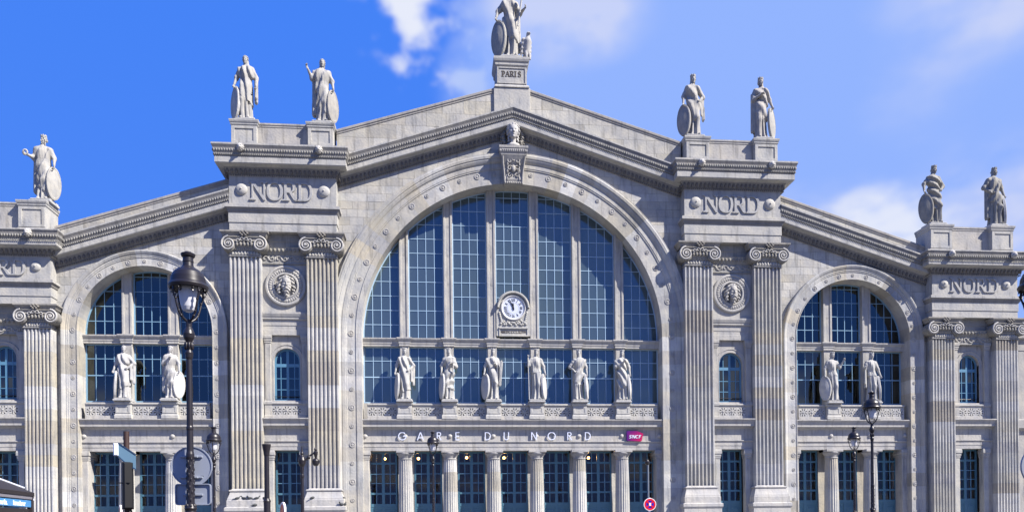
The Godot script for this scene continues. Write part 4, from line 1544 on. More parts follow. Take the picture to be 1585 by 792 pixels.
func build_station() -> void:
	station = thing("railway_station", "monumental pale stone railway station front with three great arched windows", "railway station")
	# inner and outer pavilions
	for s in [-1.0, 1.0]:
		var a: float = 12.27 if s > 0 else -19.43
		pavilion(a, a + 7.16, 1.02, 21.67, 1.0, false)
		var b: float = 31.0 if s > 0 else -37.75
		if s > 0:
			pavilion(b, b + 6.75, 0.86, 16.50, 0.92, true)
		else:
			pavilion(b, b + 6.75, 0.86, 16.50, 0.92, true)
	# great arch
	arch_band(0.0, 10.72, ARCHIVOLT, 0.72, 1.29, 0.21)
	arch_filling(0.0, 10.72, [-7.80, -4.65, -1.55, 1.55, 4.65, 7.80], 0.64, {"glass": pane_glass, "color": Color(0.32, 0.45, 0.58), "bar": 0.04, "frame": 0.07})
	var g := PackedVector2Array([Vector2(-12.3, 9.0), Vector2(12.3, 9.0), Vector2(12.3, 25.3), Vector2(0, 29.2), Vector2(-12.3, 25.3)])
	gable_wall("gable_wall", g, 0.0, 12.75, [rect(-12.4, 0, 8, 31), rect(0, 12.4, 8, 31)])
	for s in [-1.0, 1.0]:
		var lo := Vector2(s * 12.20, 30.74 - 0.322 * 12.20)
		rake(lo, Vector2(0, 30.74))
		parapet(Vector2(s * 12.30, 32.80 - 0.303 * 12.30), Vector2(s * 1.20, 32.80 - 0.303 * 1.2), 2.1)
	# side bays
	for s in [-1.0, 1.0]:
		var cx: float = s * 25.22
		arch_band(cx, 4.415, ARCHIVOLT_SMALL, 0.30, 1.07, 0.18)
		arch_filling(cx, 4.415, [cx - 1.53, cx + 1.53], 0.68, {})
		var x0: float = 19.40 if s > 0 else -31.02
		var x1: float = 31.02 if s > 0 else -19.40
		var y_in := 24.34 - 1.30
		var y_out := 20.73 - 1.30
		var o := PackedVector2Array([Vector2(x0, 0.0), Vector2(x1, 0.0), Vector2(x1, y_out if s > 0 else y_in), Vector2(x0, y_in if s > 0 else y_out)])
		gable_wall("side_wall", o, cx, 5.35, [rect(x0 - 1, cx, -1, 30), rect(cx, x1 + 1, -1, 30)])
		rake(Vector2(s * 19.44, 24.40), Vector2(s * 31.02, 20.74))
		parapet(Vector2(s * 19.44, 25.50), Vector2(s * 31.05, 21.88), 1.3)
	# block under the crowning statue
	var p := mk(Color(0.415, 0.406, 0.390))
	p.block(-1.30, 1.30, 30.5, 32.42, -2.6, -0.62, 0.03)
	p.sweep(V2([-0.04, 32.42, 0.10, 32.42, 0.10, 32.50, 0.02, 32.62, -0.06, 32.66, -0.06, 33.94, 0.0, 33.98, 0.03, 34.04, 0.03, 34.2, 0.10, 34.28, 0.14, 34.42, 0.14, 34.56, 0.05, 34.62, -1.0, 34.64]), round_block(-1.14, 1.14, -0.65, -2.6))
	for r in [[-1.05, -0.93, 32.72, 33.90], [0.93, 1.05, 32.72, 33.90], [-0.93, 0.93, 33.80, 33.90], [-0.93, 0.93, 32.72, 32.78]]:
		p.block(r[0], r[1], r[2], r[3], -0.8, -0.66, 0.01)
	var pp := part(station, "statue_pedestal", p, stone)
	var cut := StandardMaterial3D.new()
	cut.albedo_color = Color(0.26, 0.235, 0.21)
	cut.roughness = 0.95
	for i in 5:
		letter(pp, "letter_" + "paris"[i], "PARIS"[i], Vector3([-0.60, -0.29, 0.02, 0.27, 0.56][i], 33.42, -0.705), 0.40, 0.03, cut, "Droid Serif", 700, 0.82)
	# keystone console with a crowned head
	var k := mk(Color(0.362, 0.351, 0.335))
	var path := V2([0.0, 25.45, 0.30, 25.50, 0.38, 25.75, 0.34, 26.1, 0.42, 26.7, 0.62, 27.1, 0.70, 27.28, 0.0, 27.3])
	for i in path.size() - 1:
		var a := path[i]
		var b := path[i + 1]
		var wa := lerpf(0.66, 0.86, (a.y - 25.45) / 1.85)
		var wb := lerpf(0.66, 0.86, (b.y - 25.45) / 1.85)
		k.quad(Vector3(-wa, a.y, a.x - 0.6), Vector3(wa, a.y, a.x - 0.6), Vector3(wb, b.y, b.x - 0.6), Vector3(-wb, b.y, b.x - 0.6))
		k.quad(Vector3(-wa, a.y, -0.9), Vector3(-wa, a.y, a.x - 0.6), Vector3(-wb, b.y, b.x - 0.6), Vector3(-wb, b.y, -0.9))
		k.quad(Vector3(wa, a.y, a.x - 0.6), Vector3(wa, a.y, -0.9), Vector3(wb, b.y, -0.9), Vector3(wb, b.y, b.x - 0.6))
	k.sweep(V2([0.0, 27.28, 0.03, 27.30, 0.05, 27.42, 0.12, 27.52, 0.12, 27.72, 0.16, 27.76, 0.16, 27.92, -0.5, 27.95]), round_block(-0.86, 0.86, 0.08, -0.8))
	for s in [-1.0, 1.0]:
		k.tube(PackedVector3Array([Vector3(s * 0.62, 25.55, -0.24), Vector3(s * 0.66, 26.2, -0.20), Vector3(s * 0.74, 26.8, -0.08), Vector3(s * 0.78, 27.22, 0.12)]), PackedFloat32Array([0.07]), 6)
		for j in 3:
			var pts := PackedVector3Array()
			for q in 11:
				var t := q / 10.0 * TAU * 1.1
				var r := lerpf(0.24, 0.05, q / 10.0) * (1.0 - 0.12 * j)
				pts.append(Vector3(s * (0.27 - r * cos(t)), 26.95 - j * 0.48 + r * sin(t), -0.04 - 0.08 * j))
			k.tube(pts, PackedFloat32Array([0.05]), 5)
			k.ball(Vector3(s * 0.42, 26.75 - j * 0.48, -0.06 - 0.08 * j), Vector3(0.06, 0.17, 0.06), 6, 4)
	for j in 9:
		k.ball(Vector3(-0.6 + 0.15 * j, 25.50, -0.25), Vector3(0.08, 0.09, 0.09), 6, 4)
	k.ball(Vector3(0, 26.45, -0.12), Vector3(0.16, 0.26, 0.1), 8, 5)
	egg_row(k, Vector3(-0.85, 27.62, 0.19), Vector3(0.85, 27.62, 0.19), 0.14, Vector3(0.06, 0.09, 0.05))
	var ko := part(station, "keystone_console", k, stone)
	var hd := mk(Color(0.455, 0.444, 0.428))
	hd.append(head_mesh("plain"), Transform3D(Basis().scaled(Vector3(1.22, 1.16, 1.05)), Vector3(0, 28.42, -0.02)))
	hd.ball(Vector3(0, 28.05, -0.12), Vector3(0.50, 0.22, 0.28), 12, 6)
	part(ko, "carved_head", hd, stone)
	var wr := mk(GRIME)
	for s in [-1.0, 1.0]:
		for i in 15:
			var t := lerpf(-0.75, 1.35, i / 14.0)
			wr.ball(Vector3(s * (0.62 + 0.06 * (i % 2)) * cos(t * 0.9), 28.75 + 0.75 * sin(t), -0.45 + 0.03 * (i % 3)), Vector3(0.12, 0.14, 0.12), 6, 4)
			wr.ball(Vector3(s * (0.72 + 0.10 * ((i + 1) % 2)) * cos(t * 0.8), 28.68 + 0.70 * sin(t), -0.52), Vector3(0.10, 0.10, 0.1), 5, 4)
	part(ko, "leafy_wreath", wr, stone)
	# the wings beyond, mostly outside the view, and what closes the hall behind
	for s in [-1.0, 1.0]:
		var w := mk(Color(0.376, 0.364, 0.346))
		var a: float = 37.6 if s > 0 else -64.0
		w.box(a, a + 26.4, 0, 15.6, -9.0, -0.9)
		w.sweep(V2([0.0, 14.2, 0.04, 14.2, 0.04, 15.0, 0.3, 15.1, 0.3, 15.5, 0.5, 15.7, 0.5, 15.9, 0.0, 16.0, -8.0, 16.4]), straight(a, a + 26.4, -0.9))
		w.sweep(V2([0.0, 8.1, 0.3, 8.3, 0.3, 8.9, 0.0, 9.0]), straight(a, a + 26.4, -0.9))
		part(station, "wing", w, stone)
	var roof := mk(Color(0.22, 0.23, 0.24))
	roof.quad(Vector3(-12.3, 28.3, -1.5), Vector3(0, 31.9, -1.5), Vector3(0, 31.9, -26), Vector3(-12.3, 28.3, -26))
	roof.quad(Vector3(0, 31.9, -1.5), Vector3(12.3, 28.3, -1.5), Vector3(12.3, 28.3, -26), Vector3(0, 31.9, -26))
	for s in [-1.0, 1.0]:
		roof.quad(Vector3(s * 12.3, 24.6, -1.5), Vector3(s * 38.0, 19.2, -1.5), Vector3(s * 38.0, 19.2, -26), Vector3(s * 12.3, 24.6, -26))
		roof.quad(Vector3(s * 12.3, 24.6, -1.5), Vector3(s * 12.3, 28.3, -1.5), Vector3(s * 12.3, 28.3, -26), Vector3(s * 12.3, 24.6, -26))
	part(station, "roof", roof, lead)
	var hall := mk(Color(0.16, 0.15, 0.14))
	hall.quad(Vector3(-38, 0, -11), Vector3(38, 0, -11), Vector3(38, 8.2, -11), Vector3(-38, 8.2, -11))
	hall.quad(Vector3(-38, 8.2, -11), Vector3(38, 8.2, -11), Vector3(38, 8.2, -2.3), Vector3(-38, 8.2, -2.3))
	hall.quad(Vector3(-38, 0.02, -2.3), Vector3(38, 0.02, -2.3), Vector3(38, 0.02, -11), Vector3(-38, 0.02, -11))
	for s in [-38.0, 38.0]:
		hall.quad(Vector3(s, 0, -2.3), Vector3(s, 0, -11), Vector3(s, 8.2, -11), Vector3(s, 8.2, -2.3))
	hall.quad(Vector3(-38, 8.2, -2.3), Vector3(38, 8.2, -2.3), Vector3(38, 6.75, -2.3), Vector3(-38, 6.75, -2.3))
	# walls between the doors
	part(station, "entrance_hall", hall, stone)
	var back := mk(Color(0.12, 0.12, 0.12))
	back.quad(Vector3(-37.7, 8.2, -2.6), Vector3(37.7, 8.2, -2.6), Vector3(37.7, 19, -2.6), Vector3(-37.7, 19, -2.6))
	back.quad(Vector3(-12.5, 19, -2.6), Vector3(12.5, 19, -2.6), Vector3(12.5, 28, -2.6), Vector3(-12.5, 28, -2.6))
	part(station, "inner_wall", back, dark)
	commit_stones()


func build_clock() -> void:
	var t := thing("clock", "round white clock with black hands in a carved stone frame in the great arch", "clock", Vector3(0, 17.0, -1.45))
	var f := mk(Color(0.45, 0.44, 0.415))
	var outline := PackedVector2Array([Vector2(-1.22, -2.0), Vector2(1.22, -2.0), Vector2(1.22, 0.1)])
	outline.append_array(arc(0, 0.05, 1.20, 0.06, PI - 0.06, 24))
	outline.append(Vector2(-1.22, 0.1))
	f.extrude(outline, 0.0, -0.40)
	f.sweep(V2([-0.2, 0.0, 0.14, 0.0, 0.22, 0.05, 0.22, 0.11, 0.10, 0.15, -0.2, 0.16]), [[Vector3(1.07, 0.0, 0), Vector3(0, 0, 1), Vector3(1, 0, 0)]].slice(1) + arch_stations(1.02, 28))
	for i in 16:
		var x := -0.9 + 1.8 * i / 15.0
		f.ball(Vector3(x, -1.12 + 0.10 * sin(i * 1.9), 0.03), Vector3(0.10, 0.09, 0.07), 7, 4)
		f.ball(Vector3(x, -0.98 - 0.12 * cos(i * 2.3), 0.02), Vector3(0.07, 0.10, 0.06), 6, 4)
	for s in [-1.0, 1.0]:
		for i in 6:
			f.ball(Vector3(s * (1.0 - 0.03 * i), -0.35 - 0.13 * i, 0.03), Vector3(0.09, 0.09, 0.06), 6, 4)
	f.block(-1.05, 1.05, -1.50, -1.38, -0.1, 0.10, 0.02)
	f.block(-1.05, 1.05, -2.05, -1.93, -0.1, 0.10, 0.02)
	f.block(-1.05, -0.97, -1.93, -1.50, -0.1, 0.06, 0.02)
	f.block(0.97, 1.05, -1.93, -1.50, -0.1, 0.06, 0.02)
	part(t, "frame", f, stone)
	var cut := StandardMaterial3D.new()
	cut.albedo_color = Color(0.30, 0.275, 0.25)
	cut.roughness = 0.95
	letter(t, "date_inscription", "MDCCCLXIV", Vector3(0, -1.71, 0.005), 0.20, 0.03, cut, "Droid Serif", 700, 0.92)
	for s in [-1.0, 1.0]:
		letter(t, "inscription_star", "*", Vector3(s * 0.84, -1.71, 0.005), 0.22, 0.03, cut, "Droid Sans", 700)
	var r := mk(Color(0.570, 0.567, 0.565))
	r.lathe(V2([0.90, 0.0, 0.90, 0.10, 0.85, 0.13, 0.80, 0.10, 0.76, 0.05]), Vector3.ZERO, 48, "z")
	part(t, "rim", r, stone)
	var enamel := StandardMaterial3D.new()
	enamel.albedo_color = Color(0.76, 0.78, 0.83)
	enamel.roughness = 0.25
	var d := mk(Color.WHITE)
	d.lathe(V2([0.78, 0.02, 0.78, 0.055, 0.0, 0.06]), Vector3.ZERO, 48, "z")
	part(t, "dial", d, enamel)
	var black := StandardMaterial3D.new()
	black.albedo_color = Color(0.03, 0.035, 0.06)
	black.roughness = 0.4
	var nums := ["XII", "I", "II", "III", "IV", "V", "VI", "VII", "VIII", "IX", "X", "XI"]
	var ring := mk(Color(0.45, 0.5, 0.62))
	ring.lathe(V2([0.42, 0.06, 0.42, 0.064, 0.40, 0.064, 0.40, 0.06]), Vector3.ZERO, 48, "z")
	for i in 60:
		var a := TAU * i / 60
		var p := Vector3(sin(a), cos(a), 0)
		var q := Vector3(cos(a), -sin(a), 0) * 0.007
		ring.quad(p * 0.725 - q + Vector3(0, 0, 0.066), p * 0.725 + q + Vector3(0, 0, 0.066), p * 0.76 + q + Vector3(0, 0, 0.066), p * 0.76 - q + Vector3(0, 0, 0.066))
	part(t, "minute_ring", ring, stone, Vector3.ZERO, true)
	for i in 12:
		var a := TAU * i / 12
		var tm := text_mesh(nums[i], 0.17, 0.012, "Droid Serif", 700)
		var o := part(t, "numeral", tm, black)
		var c := tm.get_aabb().get_center()
		var turn := Basis(Vector3(0, 0, 1), -a).scaled_local(Vector3(0.8, 1, 1))
		o.transform = Transform3D(turn, Vector3(sin(a) * 0.57, cos(a) * 0.57, 0.066) - turn * Vector3(c.x, c.y, 0))
	# three minutes to twelve
	for h in [["hour_hand", -0.05, 0.40, 0.05], ["minute_hand", -0.42, 0.60, 0.038]]:
		var m := mk(Color.WHITE)
		var a: float = h[1]
		m.xf = Transform3D(Basis(Vector3(0, 0, 1), -a), Vector3.ZERO)
		var l: float = h[2]
		var w: float = h[3]
		m.extrude(PackedVector2Array([Vector2(-w * 0.6, -0.16), Vector2(w * 0.6, -0.16), Vector2(w, l * 0.6), Vector2(0, l), Vector2(-w, l * 0.6)]), 0.10, 0.085, true)
		part(t, h[0], m, black)
	var hub := mk(Color.WHITE)
	hub.lathe(V2([0.07, 0.06, 0.07, 0.11, 0.0, 0.115]), Vector3.ZERO, 16, "z")
	part(t, "hub", hub, black)


func arch_stations(r: float, k: int) -> Array:
	var st := []
	for i in k + 1:
		var t := PI - PI * i / k
		st.append([Vector3(cos(t) * r, sin(t) * r, 0), Vector3(0, 0, 1), Vector3(cos(t), sin(t), 0)])
	return st


# a plain geometric capital drawn with strokes of one width, origin at the middle of its foot
func stroke_letter(ch: String, h: float, w: float) -> MB:
	var m := mk(Color.WHITE)
	var r := h / 2 - w / 2
	var lines := []
	var bowl := func(x: float, y: float, rad: float) -> PackedVector2Array: return arc(x, y, rad, PI / 2, -PI / 2, 12)
	match ch:
		"G":
			lines = [arc(0, h / 2, r, 0.75, 3.3, 14), arc(0, h / 2, r, 3.25, TAU, 14), V2([r + w / 2, h / 2, 0.1 * h, h / 2])]
		"A":
			lines = [V2([-0.37 * h, 0, 0, h]), V2([0, h, 0.37 * h, 0]), V2([-0.22 * h, 0.3 * h, 0.22 * h, 0.3 * h])]
		"R":
			lines = [V2([-0.22 * h, 0, -0.22 * h, h]), V2([-0.22 * h, h - w / 2, 0.02 * h, h - w / 2]), bowl.call(0.0, h * 0.745, h * 0.255 - w / 2), V2([-0.22 * h, h * 0.49 + w / 2, 0.02 * h, h * 0.49 + w / 2]), V2([-0.02 * h, h * 0.5, 0.26 * h, 0])]
		"E":
			lines = [V2([-0.2 * h, 0, -0.2 * h, h]), V2([-0.2 * h, h - w / 2, 0.24 * h, h - w / 2]), V2([-0.2 * h, h / 2, 0.2 * h, h / 2]), V2([-0.2 * h, w / 2, 0.24 * h, w / 2])]
		"D":
			lines = [V2([-0.3 * h, 0, -0.3 * h, h]), V2([-0.3 * h, h - w / 2, -0.1 * h, h - w / 2]), bowl.call(-0.12 * h, h / 2, r), V2([-0.3 * h, w / 2, -0.1 * h, w / 2])]
		"U":
			lines = [V2([-0.27 * h, h, -0.27 * h, 0.3 * h]), arc(0, 0.27 * h + w / 2, 0.27 * h, PI, TAU, 14), V2([0.27 * h, 0.3 * h, 0.27 * h, h])]
		"N":
			lines = [V2([-0.31 * h, 0, -0.31 * h, h]), V2([-0.31 * h, h, 0.31 * h, 0]), V2([0.31 * h, 0, 0.31 * h, h])]
		"O":
			lines = [arc(0, h / 2, r, -0.02, PI + 0.02, 16), arc(0, h / 2, r, PI - 0.02, TAU + 0.02, 16)]
	for i in lines.size():
		for q in Geometry2D.offset_polyline(lines[i], w / 2, Geometry2D.JOIN_MITER, Geometry2D.END_BUTT):
			m.extrude(q, 0.075 + 0.0015 * i, 0.0, true)
	return m


func build_name() -> void:
	var t := thing("station_name", "spaced white metal capitals spelling the station name on the frieze", "lettering", Vector3(0, 7.76, -1.2))
	var white := StandardMaterial3D.new()
	white.albedo_color = Color(0.78, 0.80, 0.86)
	white.roughness = 0.4
	white.metallic_specular = 0.6
	var px := [-8.00, -6.73, -5.42, -4.11, -1.96, -0.63, 1.37, 2.64, 3.94, 5.27]
	var word := "GAREDUNORD"
	for i in 10:
		part(t, "letter_" + word[i].to_lower(), stroke_letter(word[i], 0.585, 0.064), white, Vector3(px[i], -0.2925, 0.07))
	# small pegs that hold the letters off the wall
	var s := thing("logo_sign", "purple and magenta company logo plate with white italic letters beside the station name", "sign", Vector3(8.73, 7.745, -1.2))
	var m := mk(Color.WHITE)
	var pts := PackedVector2Array([Vector2(-0.60, -0.33), Vector2(0.42, -0.38), Vector2(0.50, -0.34), Vector2(0.56, -0.05), Vector2(0.61, 0.13), Vector2(0.60, 0.19), Vector2(0.18, 0.36), Vector2(0.05, 0.385), Vector2(-0.56, 0.37), Vector2(-0.62, 0.31)])
	m.extrude(pts, 0.20, 0.05, true)
	for i in m.v.size():
		var f := clampf((m.v[i].x - m.v[i].y * 0.4 + 0.62) / 1.24, 0.0, 1.0)
		m.c[i] = lin(0.27, 0.07, 0.40).lerp(lin(0.66, 0.05, 0.30), smoothstep(0.15, 0.95, f))
	var gloss := StandardMaterial3D.new()
	gloss.vertex_color_use_as_albedo = true
	gloss.roughness = 0.3
	part(s, "plate", m, gloss)
	for i in 4:
		var tm := text_mesh("SNCF"[i], 0.235, 0.025, "Droid Sans", 700)
		var o := part(s, "letter_" + "sncf"[i], tm, white)
		var c := tm.get_aabb().get_center()
		var b := Basis(Vector3(1.12, 0, 0), Vector3(0.22, 1, 0), Vector3(0, 0, 1))
		o.transform = Transform3D(b, Vector3([-0.34, -0.10, 0.13, 0.36][i], -0.04, 0.21) - b * Vector3(c.x, c.y, 0))


# ---------------------------------------------------------------- street furniture
func street_lamp(at: Vector3, label: String, ornate := true, turn := 0.0, called := "street_lamp") -> void:
	var t := thing(called, label, "street lamp", at, "old cast iron street lamps")
	t.rotation.y = turn
	if meshes.has("lamp"):
		for k in meshes["lamp"]:
			part(t, k[0], k[1], k[2])
		return
	var frosted := StandardMaterial3D.new()
	frosted.albedo_color = Color(0.80, 0.80, 0.82, 0.82)
	frosted.transparency = BaseMaterial3D.TRANSPARENCY_ALPHA
	frosted.roughness = 0.35
	var y := 4.58
	var post := mk(Color.WHITE)
	var pr := [0.26, 0.0, 0.26, 0.10, 0.22, 0.16, 0.20, 0.30, 0.14, 0.42, 0.115, 1.05, 0.14, 1.12, 0.14, 1.20, 0.10, 1.28, 0.085, 1.58, 0.105, 1.64, 0.11, 1.74, 0.085, 1.80, 0.075, 1.86, 0.088, 1.90, 0.066, 1.96, 0.062, 2.28, 0.057, 2.62, 0.066, 2.66, 0.066, 2.70, 0.056, 2.74, 0.052, 3.05, 0.058, 3.07, 0.058, 3.10, 0.051, 3.12, 0.047, 4.10, 0.058, 4.13, 0.068, 4.20, 0.050, 4.24, 0.050, 4.36, 0.085, 4.42, 0.095, 4.48, 0.070, 4.53, 0.045, 4.58, 0.045, 4.66, 0.02, 4.70, 0.0, 4.70]
	for i in range(30, pr.size() - 10, 2):
		pr[i] *= 0.88
	post.lathe(V2(pr), Vector3.ZERO, 20)
	# leaf ornament winding round the lower post
	for i in 46:
		var a := i * 2.4
		var yy := 2.02 + 0.66 * i / 46.0
		var r := lerpf(0.055, 0.050, i / 46.0)
		post.ball(Vector3(sin(a) * r, yy, cos(a) * r), Vector3(0.012, 0.034, 0.012), 6, 4)
	for i in 8:
		var a := TAU * i / 8
		post.ball(Vector3(sin(a) * 0.10, 1.69, cos(a) * 0.10), Vector3(0.035, 0.05, 0.035), 6, 4)
		post.ball(Vector3(sin(a) * 0.066, 1.93, cos(a) * 0.066), Vector3(0.02, 0.04, 0.02), 6, 4)
		post.ball(Vector3(sin(a) * 0.052, 4.30, cos(a) * 0.052), Vector3(0.02, 0.06, 0.02), 5, 4)
	var lantern := Transform3D(Basis().scaled(Vector3(0.95, 0.907, 0.95)), Vector3(0, 4.58 * 0.093, 0))
	var hood := mk(Color.WHITE)
	hood.xf = lantern
	hood.lathe(V2([0.145, 5.21, 0.27, 5.19, 0.285, 5.20, 0.30, 5.24, 0.285, 5.27, 0.265, 5.29, 0.26, 5.33, 0.255, 5.38, 0.225, 5.45, 0.17, 5.51, 0.11, 5.545, 0.10, 5.56, 0.083, 5.57, 0.077, 5.63, 0.083, 5.64, 0.083, 5.66, 0.077, 5.67, 0.077, 5.71, 0.10, 5.735, 0.11, 5.77, 0.10, 5.78, 0.06, 5.79, 0.05, 5.81, 0.0, 5.815]), Vector3.ZERO, 28)
	for i in 8:
		var a := TAU * i / 8 + 0.2
		var pts := PackedVector3Array()
		for j in 8:
			var b := j / 7.0 * TAU * 0.85
			pts.append(Vector3(sin(a) * (0.24 + 0.035 * cos(b)), 5.155 + 0.035 * sin(b), cos(a) * (0.24 + 0.035 * cos(b))))
		hood.tube(pts, PackedFloat32Array([0.012]), 5)
	var ribs := []
	for i in 4:
		var a := TAU * i / 4 + 0.55
		var rb := mk(Color.WHITE)
		rb.xf = lantern
		var pts := PackedVector3Array()
		for q in [[0.255, 5.20], [0.262, 5.10], [0.225, 5.0], [0.20, 4.90], [0.165, 4.80], [0.10, 4.72], [0.03, 4.67]]:
			pts.append(Vector3(sin(a) * q[0], q[1], cos(a) * q[0]))
		rb.tube(pts, PackedFloat32Array([0.018, 0.016, 0.014, 0.016, 0.018, 0.02, 0.022]), 6)
		for q in [[0.265, 5.13, 0.026], [0.222, 5.01, 0.024], [0.13, 4.75, 0.028], [0.17, 4.82, 0.024]]:
			rb.ball(Vector3(sin(a) * q[0], q[1], cos(a) * q[0]), Vector3(q[2], q[2], q[2]), 6, 4)
		ribs.append(rb)
	var gl := mk(Color.WHITE)
	gl.xf = lantern
	gl.lathe(V2([0.0, 4.825, 0.04, 4.83, 0.085, 4.855, 0.11, 4.91, 0.13, 5.02, 0.145, 5.14, 0.15, 5.215]), Vector3.ZERO, 24)
	var list := [["post", post.mesh(), iron], ["hood", hood.mesh(), iron], ["glass_bowl", gl.mesh(), frosted]]
	for r in ribs:
		list.append(["rib", r.mesh(), iron])
	meshes["lamp"] = list
	for k in list:
		part(t, k[0], k[1], k[2])


func sign_backs(at: Vector3, label: String) -> void:
	# a round sign and a plate below it, seen from behind
	var t := thing("traffic_sign", label, "traffic sign", at, "traffic signs seen from behind")
	var grey := StandardMaterial3D.new()
	grey.albedo_color = Color(0.53, 0.555, 0.61)
	grey.roughness = 0.5
	grey.metallic = 0.2
	var edge := StandardMaterial3D.new()
	edge.albedo_color = Color(0.25, 0.27, 0.31)
	edge.roughness = 0.5
	var d := mk(Color.WHITE)
	d.lathe(V2([0.30, -0.02, 0.30, 0.012, 0.285, 0.012, 0.28, 0.0, 0.0, 0.0]), Vector3.ZERO, 40, "z")
	d.lathe(V2([0.0, -0.02, 0.30, -0.02]), Vector3.ZERO, 40, "z")
	part(t, "disc", d, grey)
	var b := mk(Color.WHITE)
	b.block(-0.16, 0.16, 0.13, 0.16, 0.0, 0.03, 0.005)
	b.block(-0.16, 0.16, -0.18, -0.15, 0.0, 0.03, 0.005)
	b.block(-0.10, 0.10, 0.13, 0.16, 0.03, 0.06, 0.005)
	b.block(-0.10, 0.10, -0.18, -0.15, 0.03, 0.06, 0.005)
	part(t, "clamps", b, grey)
	var lb := mk(Color.WHITE)
	lb.block(0.13, 0.17, -0.155, -0.14, 0.0, 0.004, 0.001)
	part(t, "sticker", lb, edge)
	var p := mk(Color.WHITE)
	var rr := PackedVector2Array()
	for q in [[0.215, 0.115, 0.0], [-0.215, 0.115, PI / 2], [-0.215, -0.115, PI], [0.215, -0.115, PI * 1.5]]:
		for i in 5:
			var a: float = q[2] + PI / 2 * i / 4
			rr.append(Vector2(q[0] + cos(a) * 0.045, q[1] + sin(a) * 0.045))
	p.extrude(rr, 0.0, -0.02, true)
	p.sweep(V2([0.0, 0.0, 0.03, 0.0, 0.03, 0.014, 0.0, 0.014]), closed_outline(rr, 0.0), true)
	p.block(-0.14, 0.14, -0.02, 0.01, 0.0, 0.028, 0.005)
	part(t, "lower_plate", p, grey, Vector3(0.02, -0.42, -0.005))


